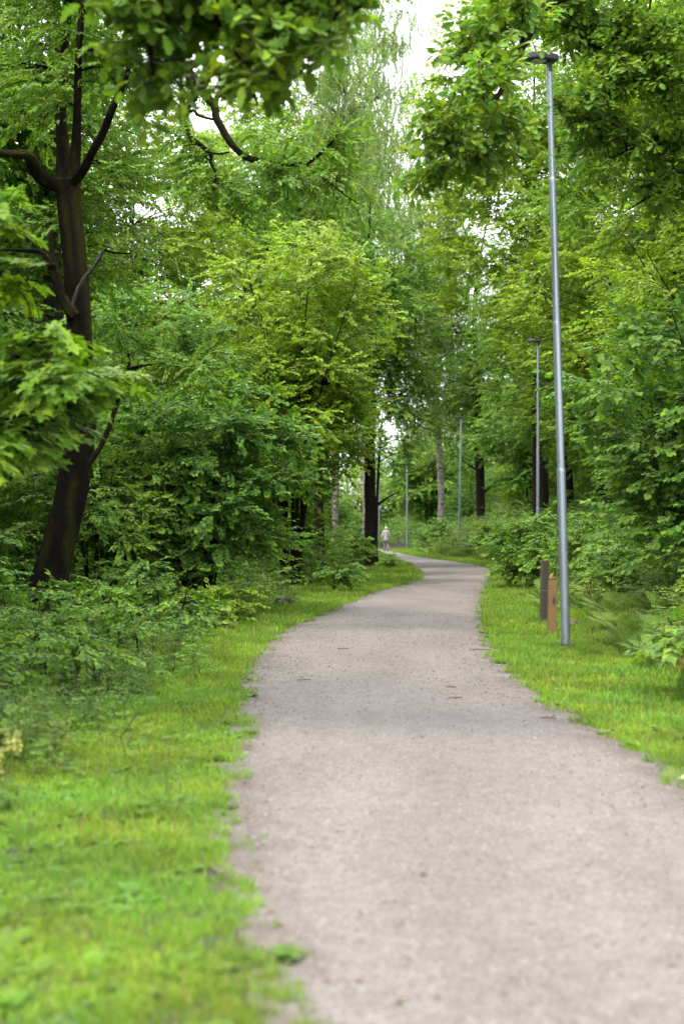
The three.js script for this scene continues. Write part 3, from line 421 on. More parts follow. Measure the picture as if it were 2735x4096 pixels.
{
  const r = rng(88), spots = [];
  const far = (x, D, d) => spots.every(([a, b]) => Math.hypot(a - x, b - D) > d);
  const place = (x, D, k, s, label, group, name) => { spots.push([x, D]); woodTree(k, x, D, s, r() * 6.28, label, group, name); };
  // left wood, beyond the first row
  for (let n = 0, tries = 0; n < 34 && tries < 4000; tries++) {
    const D = 38 + r() * 95, x = eL(Math.min(D, 100)) - 5 - r() * (6 + D * 0.22); if (!far(x, D, 3.4)) continue;
    const low = r() < 0.42, k = low ? 3 + (r() < 0.35 ? 1 : 0) : Math.floor(r() * 3);
    place(x, D, k, 0.85 + r() * 0.35, low ? 'low bushy tree deep in the wood on the left' : 'tall leafy tree deep in the wood on the left', low ? 'low trees of the left wood' : 'tall trees of the left wood', low ? 'understorey_tree' : 'broadleaf_tree'); n++;
  }
  // right wood, up the bank
  for (let n = 0, tries = 0; n < 26 && tries < 4000; tries++) {
    const D = 30 + r() * 100, x = eR(Math.min(D, 105)) + 6.5 + r() * (5 + D * 0.16); if (!far(x, D, 3.6)) continue;
    const low = r() < 0.4, k = low ? 3 + (r() < 0.4 ? 1 : 0) : Math.floor(r() * 3);
    place(x, D, k, 0.85 + r() * 0.35, low ? 'low bushy tree up the bank on the right' : 'tall leafy tree up the bank on the right', low ? 'low trees of the right bank' : 'tall trees of the right bank', low ? 'understorey_tree' : 'broadleaf_tree'); n++;
  }
  // shade trees just outside the picture on both sides
  for (const [x, D, k, s] of [[-8.2, 18.5, 1, 0.8], [-8.5, 16, 0, 0.9], [-10, 22, 1, 1], [-8, 26.5, 3, 1], [-7.5, 11, 1, 0.85], [-11.5, 5, 2, 0.9], [-8.5, 3, 0, 0.8], [-13, 13, 2, 1], [-12, 30, 0, 1], [-9.3, 19.5, 3, 1.1], [-7.6, 14, 4, 0.9]]) place(x, D, k, s, 'shade tree of the wood just beyond the left edge', 'trees beyond the left edge', 'broadleaf_tree');
  for (const [x, D, k, s] of [[10, 15, 0, 0.9], [12, 21, 1, 1], [9.5, 8, 2, 0.85], [12.5, 27, 2, 0.9], [10.8, 25, 3, 1], [9.2, 18.5, 4, 0.9]]) place(x, D, k, s, 'shade tree of the bank just beyond the right edge', 'trees beyond the right edge', 'broadleaf_tree');
  for (const [x, D, k, s, label] of [[8.9, 91, 0, 1.25, 'tall dark-trunked tree just right of the third lamp'], [10.5, 74, 2, 1.0, 'tall tree between the second and third lamps up the bank']]) place(x, D, k, s, label, null, 'broadleaf_tree');
  // thickets up the far bank
  for (let k = 0; k < 16; k++) { const D = 66 + r() * 70, x = eR(Math.min(D, 105)) + 5.5 + r() * 9; place(x, D, r() < 0.6 ? 3 : 4, 0.5 + r() * 0.35, 'low thicket up the far bank behind the lamps', 'thickets of the far bank', 'understorey_tree'); }
  for (let k = 0; k < 10; k++) { const D = 112 + r() * 30, x = -9 + r() * 20; if (x > eL(D) - 1.5 && x < eR(D) + 1.5) continue; place(x, D, 3, 0.45 + r() * 0.35, 'low thicket at the far end of the path', 'thickets at the far end', 'understorey_tree'); }
  // closing the view at the end
  for (const [x, D, k, s] of [[-4, 122, 3, 1.1], [0.5, 135, 4, 0.9], [5.5, 138, 3, 1.1], [9.5, 128, 3, 1.2], [2.5, 146, 1, 0.85], [-3, 150, 3, 1.3], [8, 152, 1, 0.9], [13, 145, 0, 0.8], [-8, 140, 0, 0.9], [-1, 118, 3, 0.8]]) place(x, D, k, s, 'hazy green tree closing the view where the path ends', 'trees closing the view', 'distant_tree');
}


// ---------------------------------------------------------------- low growth
function pickSpots(seed, D0, D1, dens, inside) {          // scattered spots with dens(D) per square metre where inside(x, D) holds, inside what the lens could see a step to either side
  const r = rng(seed), out = [];
  for (let D = D0; D < D1;) {
    const dd = 0.5, half = 0.27 * D + 1.4, n = dens(D) * dd * half * 2;
    for (let k = 0; k < Math.floor(n) + (r() < n % 1 ? 1 : 0); k++) { const x = (r() * 2 - 1) * half, d = D + r() * dd, w = inside(x, d); if (w > 0 && r() < w) out.push([x, d]); }
    D += dd;
  }
  return out;
}
function tuft(seed, n, h, w, spread, cols) {
  const r = rng(seed), g = new GB();
  for (let k = 0; k < n; k++) {
    const a = r() * 6.28, f = r() * 6.28, d = Math.sqrt(r()) * spread, H = h * (0.55 + r() * 0.65), b = H * (0.25 + r() * 0.75), W = w * (0.7 + r() * 0.6), c = cols[Math.floor(r() * cols.length)].map((q) => q * (0.85 + r() * 0.3)), bx = Math.cos(a) * d, bz = Math.sin(a) * d, cx = Math.cos(f), cz = Math.sin(f), sx = -cz * W, sz = cx * W;
    const q = [[0, 0, 1], [0.45, 0.22, 0.85], [0.8, 0.62, 0.55]].map(([y, o, ww]) => [g.v(bx + cx * b * o - sx * ww, y * H, bz + cz * b * o - sz * ww, 0, y, c), g.v(bx + cx * b * o + sx * ww, y * H, bz + cz * b * o + sz * ww, 1, y, c)]), tip = g.v(bx + cx * b, H * 0.96, bz + cz * b, 0.5, 1, c);
    for (let j = 0; j < 2; j++) g.i.push(q[j][0], q[j][1], q[j + 1][0], q[j][1], q[j + 1][1], q[j + 1][0]);
    g.i.push(q[2][0], q[2][1], tip);
  }
  return g.build();
}
const turfCols = [C(0.15, 0.305, 0.013), C(0.18, 0.33, 0.014), C(0.12, 0.27, 0.018), C(0.25, 0.27, 0.07), C(0.14, 0.3, 0.014), C(0.19, 0.31, 0.02)];
const tufts = [1, 2, 3, 4].map((s) => tuft(600 + s, 15, 0.062, 0.0026, 0.055, turfCols)), tallTufts = [1, 2].map((s) => tuft(620 + s, 16, 0.34, 0.0032, 0.06, [C(0.1, 0.18, 0.02), C(0.14, 0.2, 0.03), C(0.21, 0.2, 0.07), C(0.09, 0.17, 0.02)]));
function scatter(name, geos, spots, seed, size, tilt, tintVar, label, category, mat = M.grass) {
  const r = rng(seed), group = geos.map(() => [[], []]), q = new THREE.Quaternion(), e = new THREE.Euler();
  spots.forEach(([x, D], k) => { const s = size(x, D, r), p = onGround(x, D, -0.008); if (x > eL(D) - 0.04 && x < eR(D) + 0.04) p.y = surf(x, D) - 0.004; e.set((r() - 0.5) * tilt, r() * 6.28, (r() - 0.5) * tilt); q.setFromEuler(e); const t = 0.9 + 0.24 * n2(x * 0.9, D * 0.9) + 0.1 * n2(x * 2.7, D * 2.7) + (r() - 0.5) * tintVar, h = 0.16 * n2(x * 0.6 + 40, D * 0.6); const G = group[k % geos.length]; G[0].push(new THREE.Matrix4().compose(p, q, V(s, s * (0.8 + r() * 0.4), s))); G[1].push([t * (1 + h), t, t * (1 - h)]); });
  const root = new THREE.Group(); root.name = numbered(name); tag(root, label, category, null, 'stuff'); scene.add(root);
  group.forEach(([m, t], k) => m.length && instanced(name + '_tufts', geos[k], mat, m, t, root));
  return root;
}
const verge = (x, D) => { const l = eL(D) - x, r = x - eR(D); const rag = 0.1 * n2(x * 2, D * 1.3) + 0.09 * n2(x * 5, D * 4.5) + 0.06 * n2(x * 13, D * 13); if (l > -0.2) return smoothstep(l + rag, -0.1, 0.12) * (1 - 0.75 * smoothstep(l - leftVerge(D) + 0.3 * n2(x, D), -0.1, 0.9)); if (r > -0.2) return smoothstep(r + rag, -0.1, 0.12) * (1 - 0.75 * smoothstep(r - rightVerge(D), 0, 1.2)); return 0; };
const bare = (x, D) => 1 - 0.7 * smoothstep(n2(x * 1.1 + 3, D * 0.9) + 0.6 * n2(x * 3, D * 3), 0.55, 1.0);
scatter('grass', tufts, pickSpots(700, 2.6, 104, (D) => (D < 7 ? 1150 : D < 11 ? 720 : D < 20 ? 300 : D < 40 ? 95 : 34), (x, D) => verge(x, D) * bare(x, D)), 701, (x, D, r) => (D < 7 ? 0.62 : D < 11 ? 0.72 : D < 20 ? 1.0 : D < 40 ? 1.6 : 2.3) * (0.65 + r() * 0.7), 0.3, 0.25, 'short bright green grass on both verges of the path', 'grass');
const bankGrass = (x, D) => { const r = x - eR(D) - rightVerge(D), l = eL(D) - x - leftVerge(D); if (r > -0.5) return smoothstep(r, -0.5, 0.2) * (1 - smoothstep(r, 1.5, 4)); if (l > -0.2) return 0.35 * smoothstep(l, -0.2, 0.3) * (1 - smoothstep(l, 1, 4)); return 0; };
scatter('tall_grass', tallTufts, pickSpots(710, 6, 104, (D) => (D < 24 ? 13 : D < 45 ? 6 : 3.5), bankGrass), 711, (x, D, r) => (D < 24 ? 1 : D < 45 ? 1.4 : 2) * (0.6 + r() * 0.7), 0.4, 0.3, 'long loose grass along the foot of the bank', 'grass');
// broad-leaved weeds in the turf
function rosette(seed, n, size, cols, leaf = LEAF.roundFine) { const r = rng(seed), g = new GB(); for (let k = 0; k < n; k++) { const a = (k / n) * 6.28 + r(), d = V(Math.cos(a), 0.35 + r() * 0.7, Math.sin(a)); g.add(leaf, basis(V(Math.cos(a) * 0.01, 0.01, Math.sin(a) * 0.01), d, V((r() - 0.5) * 0.3, 1, (r() - 0.5) * 0.3), size * (0.6 + r() * 0.6)), cols[k % cols.length]); } return g.build(); }
const weedCols = [C(0.11, 0.21, 0.05), C(0.13, 0.23, 0.04), C(0.09, 0.19, 0.05)];
scatter('weeds', [rosette(1, 8, 0.045, weedCols), rosette(2, 10, 0.032, weedCols), rosette(3, 7, 0.06, [C(0.13, 0.26, 0.02), C(0.1, 0.22, 0.02)])], pickSpots(720, 2.8, 34, (D) => (D < 8 ? 95 : D < 16 ? 80 : 20), (x, D) => verge(x, D) * Math.max(smoothstep(n2(x * 1.4 + 20, D * 1.4), -0.2, 0.5), 0.9 * smoothstep(eL(D) - x, 0.35, 0.8))), 721, (x, D, r) => 0.6 + r() * 0.6, 0.3, 0.25, 'broad-leaved weeds among the verge grass', 'weeds', M.leaf);

// herb layer of the wood
function herb(seed, h, kind, n, lean = 0.5) {
  const r = rng(seed), g = new GB(), pts = [V(0, 0, 0), V((r() - 0.5) * 0.1, h * 0.5, (r() - 0.5) * 0.1), V((r() - 0.5) * 0.25, h, (r() - 0.5) * 0.25)], c = new THREE.CatmullRomCurve3(pts); g.tube(pts, [0.006, 0.005, 0.003], 3, [0.07, 0.09, 0.03]);
  for (let k = 0; k < n; k++) { const t = 0.3 + (0.7 * (k + r())) / n, a = k * 2.4 + r(); g.add(S[kind][k % S[kind].length], basis(c.getPoint(Math.min(1, t)), V(Math.cos(a), 0.25 + 0.4 * r() - 0.2, Math.sin(a)), V((r() - 0.5) * lean, 1, (r() - 0.5) * lean), (0.65 + r() * 0.5) * (1.15 - 0.5 * t))); }
  return g.build();
}
const herbs = [herb(641, 0.42, 'herb', 8), herb(642, 0.55, 'herb', 10), herb(643, 0.32, 'herb', 7)], bigHerbs = [herb(644, 0.8, 'hazel', 9), herb(645, 0.7, 'fine', 11)];
const underLeft = (x, D) => smoothstep(eL(D) - x - leftVerge(D) + 0.35 * n2(x * 0.8, D * 0.5), -0.4, 0.4), underRight = (x, D) => smoothstep(x - eR(D) - rightVerge(D) + 0.3 * n2(x * 0.8, D * 0.6), 0.1, 0.8);
scatter('undergrowth', herbs, pickSpots(730, 5, 150, (D) => (D < 14 ? 24 : D < 30 ? 15 : D < 60 ? 6 : 2.5), (x, D) => Math.max(underLeft(x, D), underRight(x, D)) * (0.35 + 0.65 * smoothstep(n2(x * 0.5, D * 0.5 + 7), -0.5, 0.3))), 731, (x, D, r) => (D < 9 ? 0.45 : D < 13 ? 0.65 : D < 30 ? 0.8 : D < 60 ? 1.3 : 2) * (0.5 + r() * 0.75), 0.35, 0.3, 'knee-high leafy herbs covering the forest floor', 'undergrowth', M.leaf);
const bankHerbs = [herb(651, 0.6, 'bankHerb', 10), herb(652, 0.75, 'bankHerb', 12), herb(653, 0.45, 'bankHerb', 9)];
scatter('bank_herbs', bankHerbs, pickSpots(735, 12, 100, (D) => (D < 32 ? 11 : D < 60 ? 5 : 3), (x, D) => underRight(x, D) * (1 - smoothstep(x - eR(D), 5, 8))), 736, (x, D, r) => (D < 32 ? 0.95 : D < 60 ? 1.3 : 1.8) * (0.5 + r() * 0.75), 0.35, 0.3, 'pale green herbs and shoots crowding the right bank', 'undergrowth', M.leaf);
scatter('brushwood', bigHerbs, pickSpots(740, 9, 150, (D) => (D < 30 ? 2.2 : 0.9), (x, D) => Math.max(underLeft(x - 0.3, D) * smoothstep(eL(D) - x, 1.4, 2.4) * (D < 20 ? 0.35 : 1), underRight(x, D) * smoothstep(x - eR(D), 2.4, 3.6))), 741, (x, D, r) => (D < 30 ? 0.9 : 1.7) * (0.6 + r() * 0.6), 0.3, 0.3, 'waist-high brushwood of young shoots under the trees', 'undergrowth', M.leaf);

// saplings that stand out one by one at the left
function sapling(x, D, h, kind, seed, label, group, name = 'sapling', size = 0.9, lean = 0.2) {
  const r = rng(seed), a = r() * 6.28, pts = [V(0, 0, 0), V(Math.cos(a) * lean * 0.2, h * 0.5, Math.sin(a) * lean * 0.2), V(Math.cos(a) * lean, h, Math.sin(a) * lean)];
  plant({ name, label, category: 'sapling', group, x, D, wood: [limb(pts, [0.014, 0.01, 0.004], 8, 5)], tone: barkTone(BROWN, 0, seed), kind, seed, size, flat: 0.3, sink: 0.03, stemName: 'stem', blobs: [{ c: [Math.cos(a) * lean * 0.6, h * 0.68, Math.sin(a) * lean * 0.6], r: [0.36 * h ** 0.6, h * 0.36, 0.36 * h ** 0.6], n: Math.round(7 + h * 5), m: 4, cr: 0.2 }] });
}
{
  const r = rng(91), left = [[-2.35, 13.2, 0.6, 'dark'], [-3.0, 14.5, 0.75, 'dark'], [-3.5, 16.2, 0.9, 'dark'], [-2.4, 16.8, 0.75, 'herb'], [-3.0, 18.4, 0.95, 'dark'], [-2.2, 19.4, 0.8, 'hazel'], [-3.7, 18.9, 0.9, 'hazel'], [-2.7, 21.2, 1.1, 'herb'], [-1.95, 21.9, 0.8, 'lime'], [-3.1, 22, 1.3, 'hazel'], [-4.0, 17.2, 0.85, 'dark'], [-2.9, 12, 0.6, 'herb'], [-4.9, 18.6, 1.3, 'hazel'], [-5.4, 22.2, 2.0, 'hazel'], [-3.7, 13.6, 0.8, 'dark'], [-1.7, 23.2, 0.7, 'lime']];
  left.forEach(([x, D, h, k], n) => sapling(x, D, h, k, 800 + n * 3, 'leafy sapling in the shade between left verge and leaning trunk', 'saplings before the leaning trunk'));
  [[-0.2, 33.5, 0.8, 'hazel'], [0.4, 51, 1.4, 'dark'], [1.75, 53.5, 0.6, 'dark'], [0.5, 57, 1.3, 'hazel'], [-1.2, 41, 1.3, 'dark'], [0.8, 61, 1.6, 'hazel']].forEach(([x, D, h, k], n) => sapling(x, D, h, k, 870 + n * 3, 'leafy sapling near the rough trunk on the inside of the bend', 'saplings at the bend', 'sapling', 1.2));
  sapling(-2.14, 9.1, 0.26, 'yellow', 890, 'small sapling with pale yellow leaves low at the left edge', null, 'sapling', 0.55);
  [[4.7, 25, 1.3, 'hazel'], [5.2, 20.5, 1.5, 'hazel'], [4.9, 28, 1.7, 'hazel'], [4.4, 31.5, 1.5, 'fine'], [5.7, 17.5, 1.4, 'hazel'], [5.0, 18.4, 1.1, 'lime'], [6.1, 48, 1.5, 'hazel'], [6.9, 53, 1.7, 'hazel'], [7.6, 62, 1.8, 'lime'], [7.0, 68, 1.9, 'hazel'], [6.0, 84, 2.0, 'hazel'], [5.4, 92, 2.0, 'hazel']].forEach(([x, D, h, k], n) => sapling(x, D, h, k, 900 + n * 3, 'leafy sapling rising among the ferns of the right bank', 'saplings on the bank', 'sapling', D > 40 ? 1.5 : 1));
  sapling(3.08, 12.4, 0.95, 'dark', 950, 'leafy sapling cut off by the right edge before the ferns', null, 'sapling', 1.3);
}
// ferns: every frond a part
function frondShape(seed, L, width, cols) {
  const r = rng(seed), g = new GB(), n = 20, c = cols, pts = Array.from({ length: 7 }, (_, k) => { const t = k / 6; return V(0, L * (t * 0.95 - 0.1 * t * t), -L * 0.42 * t * t); }), cv = new THREE.CatmullRomCurve3(pts);
  g.tube(pts, [0.005, 0.0045, 0.004, 0.0035, 0.003, 0.002, 0.001], 3, [0.1, 0.12, 0.03]);
  for (let k = 0; k < n; k++) for (const s of [-1, 1]) {
    const t = 0.2 + (0.8 * k) / n, p = cv.getPoint(t), w = width * Math.sin(Math.min(1, (t - 0.1) * 1.35) * Math.PI * 0.9 + 0.25) * (0.9 + r() * 0.2) * (t > 0.75 ? (1.02 - t) / 0.27 : 1), dir = V(s, 0.45 + 0.3 * t, -0.25 - 0.2 * r()), m = basis(p, dir, V(0, 0.2, 1), Math.max(0.02, w)), col = c[Math.floor(r() * c.length)], f = new GB(), q = 5;
    for (let j = 0; j < q; j++) { const y0 = j / q, y1 = (j + 0.95) / q, x = 0.24 * (1 - 0.75 * y0); const a = f.v(0, y0, 0, 0, 0, col), b = f.v(0, y1, 0, 0, 0, col); for (const e of [-1, 1]) { const d = f.v(e * x, y0 + 0.13, -0.03, 0, 0, col); e > 0 ? f.i.push(a, d, b) : f.i.push(a, b, d); } }
    g.add(f, m);
  }
  return g.build();
}
const fernCols = [C(0.19, 0.32, 0.04), C(0.22, 0.35, 0.06), C(0.15, 0.27, 0.04)], FROND = [frondShape(1, 0.8, 0.2, fernCols), frondShape(2, 0.7, 0.17, fernCols), frondShape(3, 0.9, 0.22, fernCols)], YELLOWED = frondShape(4, 0.5, 0.13, [C(0.36, 0.27, 0.03), C(0.42, 0.33, 0.05)]);
function fern(x, D, s, seed, label, group, n = 9, yellow = 0) {
  const r = rng(seed), t = thing('fern', label, 'fern', onGround(x, D, -0.03), group, r() * 6.28);
  for (let k = 0; k < n; k++) { const yel = k < yellow, o = part('frond', yel ? YELLOWED : FROND[k % 3], M.leaf, t), a = (k / n) * 6.28 + r() * 0.5, el = 0.7 + r() * 0.55; o.matrixAutoUpdate = true; const m = basis(V(Math.cos(a) * 0.04, 0, Math.sin(a) * 0.04), V(Math.cos(a) * Math.cos(el), Math.sin(el), Math.sin(a) * Math.cos(el)), V(-Math.cos(a) * 0.6 + (r() - 0.5) * 0.4, 1, -Math.sin(a) * 0.6 + (r() - 0.5) * 0.4), s * (0.62 + r() * 0.4)); m.decompose(o.position, o.quaternion, o.scale); if (yel) tag(o, 'yellowed frond'); }
}
[[3.55, 14.9, 1.05], [3.95, 15.8, 1.1], [3.75, 16.6, 0.95], [4.1, 17.6, 1.1], [4.3, 18.7, 1.05], [4.5, 16.9, 1.15], [4.65, 19.9, 1.1], [3.95, 19.4, 0.75], [4.9, 21.3, 1.1], [4.3, 21.9, 0.9], [4.95, 23.2, 1.05], [5.3, 20.2, 1.1], [4.9, 18, 1.1], [4.5, 24.2, 0.95], [5.4, 22.4, 1.15], [3.9, 13.6, 1.1], [3.7, 18.6, 0.7], [3.85, 17.4, 0.85], [4.05, 20.6, 0.95], [4.2, 16.2, 1.1], [3.35, 15.4, 0.6], [4.45, 22.9, 1.05]].forEach(([x, D, s], k) => fern(x, D, s, 1000 + k, k ? 'pale green fern on the bank to the right of the lamp foot' : 'nearest fern at the right edge with a few yellowed fronds', k ? 'ferns right of the lamp' : null, 13, k ? 0 : 2));
[[4.0, 27.2, 1], [4.2, 28.6, 1.05], [4.6, 29.8, 1.1], [3.75, 25.8, 0.75], [4.5, 26.8, 1.05], [4.9, 31, 1.1]].forEach(([x, D, s], k) => fern(x, D, s, 1050 + k, 'green fern behind the two wooden posts', 'ferns behind the posts', 9));
[[7.2, 70, 1.5], [6.7, 74, 1.5], [6.0, 77, 1.4], [5.8, 82, 1.6], [5.5, 86, 1.5], [5.1, 90, 1.6], [6.6, 80, 1.6], [7.4, 77, 1.6], [7.9, 71, 1.6], [7.5, 66, 1.5], [7.7, 61, 1.5], [6.9, 86, 1.7]].forEach(([x, D, s], k) => fern(x, D, s, 1080 + k, 'tall fern at the foot of the bank around the third lamp', 'ferns around the third lamp', 8));

// ---------------------------------------------------------------- lamp posts
M.steel = new THREE.MeshStandardMaterial({ color: new THREE.Color().setRGB(0.26, 0.31, 0.35), metalness: 0.62, roughness: 0.36, roughnessMap: noiseTexture(128, (x, y) => { const k = 0.8 + 0.2 * tile(2, 7, 3)(x, y); return [k, k, k]; }, false) });
M.darkMetal = new THREE.MeshStandardMaterial({ color: new THREE.Color().setRGB(0.035, 0.037, 0.04), metalness: 0.2, roughness: 0.6 });
M.lens = new THREE.MeshPhysicalMaterial({ color: new THREE.Color().setRGB(0.5, 0.52, 0.52), roughness: 0.25, clearcoat: 0.6 });
function lampPost({ label, x, D, lean, H = 7.5, sink = 0, s = 1, head = true, headTurn = 0 }) {
  const t = thing('lamp_post', label, 'lamp post', onGround(x, D, 0.01 - sink), 'lamp posts along the right verge');
  const mast = new THREE.Group(); mast.name = 'mast'; mast.rotation.z = lean; t.add(mast);
  const cuts = [0, 2.27, 4.15, 6.0, H], rad = [0.058, 0.051, 0.045, 0.039];
  for (let k = 0; k < 4; k++) {
    const a = cuts[k], b = cuts[k + 1], r = rad[k] * s, pts = k < 3 ? [[r, a], [r, b - 0.05], [r * 1.015, b - 0.045], [r * 1.015, b - 0.012], [(r + rad[k + 1] * s) / 2, b + 0.012], [rad[k + 1] * s, b + 0.02]] : [[r, a], [r, b]];
    part('pole_section', new THREE.LatheGeometry(pts.map(([p, q]) => new THREE.Vector2(p, q)), 28), M.steel, mast);
  }
  const plate = new THREE.CylinderGeometry(0.088 * s, 0.092 * s, 0.045, 24); plate.translate(0, 0.02, 0); part('base_flange', plate, M.darkMetal, t);
  for (let k = 0; k < 4; k++) { const b = new THREE.CylinderGeometry(0.011, 0.011, 0.03, 6); b.translate(Math.cos(k * 1.57 + 0.5) * 0.074, 0.055, Math.sin(k * 1.57 + 0.5) * 0.074); part('bolt', b, M.steel, t); }
  const hatch = new RoundedBoxGeometry(0.07, 0.34, 0.012, 2, 0.005); hatch.translate(0, 1.05, -0.0545 * s); part('hatch', hatch, M.steel, mast);
  if (head) {
    const h = new THREE.Group(); h.name = 'lamp_head'; h.position.set(0, H, 0); h.rotation.y = headTurn; h.scale.set(0.8, 0.9, 0.9); mast.add(h);
    const sh = new THREE.Shape(); sh.moveTo(0.1, -0.075); sh.lineTo(0.1, 0.075); sh.quadraticCurveTo(-0.05, 0.13, -0.2, 0.125); sh.quadraticCurveTo(-0.37, 0.11, -0.4, 0); sh.quadraticCurveTo(-0.37, -0.11, -0.2, -0.125); sh.quadraticCurveTo(-0.05, -0.13, 0.1, -0.075);
    const g = new THREE.ExtrudeGeometry(sh, { depth: 0.05, bevelEnabled: true, bevelThickness: 0.025, bevelSize: 0.02, bevelSegments: 3, curveSegments: 10 }); g.rotateX(-Math.PI / 2); g.translate(0, 0.04, 0);
    const shell = part('housing', g, M.darkMetal, h); const gl = new RoundedBoxGeometry(0.22, 0.012, 0.16, 2, 0.005); gl.translate(-0.2, 0.008, 0); part('lens', gl, M.lens, shell);
    const sp = new THREE.CylinderGeometry(0.046 * s, 0.046 * s, 0.16, 20); sp.translate(0, -0.05, 0); part('spigot', sp, M.darkMetal, h);
  }
  return t;
}
lampPost({ label: 'nearest tall grey lamp post standing in the grass right of the path', x: 2.86, D: 18.2, lean: 0.027, headTurn: 0.35 });
lampPost({ label: 'second lamp post with its foot hidden behind a leafy bush', x: 6.18, D: 45, lean: -0.003, headTurn: 0.2 });
lampPost({ label: 'third lamp post standing where the path bends out of sight', x: 6.52, D: 79.5, lean: -0.018, headTurn: 0.1, s: 1.1 });
lampPost({ label: 'fourth thin lamp post left of the white birch trunk', x: 4.85, D: 106, lean: 0.003, s: 1.15 });
lampPost({ label: 'farthest lamp post beside the walking person', x: 3.25, D: 124, lean: 0.002, s: 1.3 });

// ---------------------------------------------------------------- posts and stones
function woodMap(seed, base, grain) { const a = tile(9, 0.7, seed), b = tile(30, 1.5, seed + 4); return noiseTexture(256, (x, y) => { const kx = (x - 0.6) * 5, ky = (y - 0.66) * 16, knot = Math.exp(-(kx * kx + ky * ky)), k = 1 + grain * (0.6 * a(x, y) + 0.4 * b(x, y)) - 0.55 * knot * (seed === 3 ? 1 : 0); return base.map((c) => c * k); }); }
M.newWood = new THREE.MeshStandardMaterial({ map: woodMap(3, [0.43, 0.335, 0.2], 0.2), roughness: 0.8 });
M.oldWood = new THREE.MeshStandardMaterial({ map: woodMap(8, [0.25, 0.235, 0.215], 0.3), roughness: 0.9 });
M.darkWood = new THREE.MeshStandardMaterial({ color: new THREE.Color().setRGB(0.06, 0.035, 0.016), roughness: 0.85 });
M.rust = new THREE.MeshStandardMaterial({ color: new THREE.Color().setRGB(0.3, 0.13, 0.045), roughness: 0.7 });
function postBox(w, h, d) { const g = new RoundedBoxGeometry(w, h, d, 3, 0.006), p = g.attributes.position; for (let k = 0; k < p.count; k++) { const y = p.getY(k); p.setX(k, p.getX(k) * (1 + 0.01 * Math.sin(y * 9))); } g.translate(0, h / 2, 0); g.computeVertexNormals(); return g; }
{
  let t = thing('wooden_post', 'weathered dark grey wooden post, taller of the two posts', 'post', onGround(3.2, 22.7, -0.12), 'posts beside the lamp', 0.25); t.rotation.z = -0.028;
  part('shaft', postBox(0.1, 1.14, 0.1), M.oldWood, t); const band = new RoundedBoxGeometry(0.104, 0.008, 0.104, 1, 0.002); band.translate(0, 0.66, 0); part('wire', band, M.steel, t);
  t = thing('wooden_post', 'fresh orange-brown wooden post with a bent peg on top', 'post', onGround(2.99, 20.3, -0.1), 'posts beside the lamp', 0.05); t.rotation.z = -0.012;
  part('shaft', postBox(0.118, 0.9, 0.118), M.newWood, t); const cap = new RoundedBoxGeometry(0.124, 0.012, 0.124, 1, 0.003); cap.translate(0, 0.908, 0); part('cap', cap, M.darkWood, t);
  const g = new GB(); g.tube(smooth([V(-0.02, 0.91, 0), V(-0.022, 0.945, 0), V(-0.008, 0.968, 0.004), V(0.008, 0.982, 0.006)], 8), [0.022, 0.021, 0.02, 0.018, 0.017, 0.015, 0.012, 0.008, 0.003], 8, [1, 1, 1]); part('peg', g.build(), M.rust, t);
}
M.stone = new THREE.MeshStandardMaterial({ vertexColors: true, roughness: 0.95 });
function stone(name, x, D, r, col, seed, label, category = 'stone', sink = 0.3) {
  const g = mergeVertices(new THREE.IcosahedronGeometry(1, 4).deleteAttribute('uv').deleteAttribute('normal')), p = g.attributes.position, c = [], v = V(0, 0, 0);
  for (let k = 0; k < p.count; k++) { v.fromBufferAttribute(p, k); const n = 1 + 0.22 * n3(v.x * 1.2 + seed, v.y * 1.2, v.z * 1.2) + 0.08 * n3(v.x * 3.5, v.y * 3.5 + seed, v.z * 3.5); v.multiplyScalar(n); p.setXYZ(k, v.x * r[0], v.y * r[1], v.z * r[2]); const q = 1 + 0.3 * n3(v.x * 4, v.y * 4, v.z * 4 + seed); c.push(col[0] * q, col[1] * q, col[2] * q); }
  g.setAttribute('color', new THREE.Float32BufferAttribute(c, 3)); g.computeVertexNormals();
  const o = top(name, g, M.stone, label, category); o.position.copy(onGround(x, D, r[1] * (1 - sink))); o.rotation.y = seed; return o;
}
stone('rock', -1.12, 27.3, [0.2, 0.12, 0.15], [0.1, 0.08, 0.06], 3.1, 'rounded brown rock lying at the foot of the large hazel', 'rock');
stone('stone', 2.99, 22.2, [0.07, 0.03, 0.05], [0.26, 0.23, 0.2], 5.3, 'small pale stone in the grass left of the taller post');
stone('tree_stump', 3.5, 21.5, [0.11, 0.08, 0.1], [0.08, 0.055, 0.042], 7.7, 'small brown stump in the grass just right of the lamp pole', 'stump');
stone('stone', 2.05, 8.55, [0.035, 0.018, 0.025], [0.6, 0.52, 0.38], 2.2, 'pale flat stone at the right path edge, nearest the camera');
stone('stone', 1.62, 10.3, [0.03, 0.009, 0.018], [0.58, 0.54, 0.48], 9.2, 'thin pale stone lying on the gravel near the right edge');

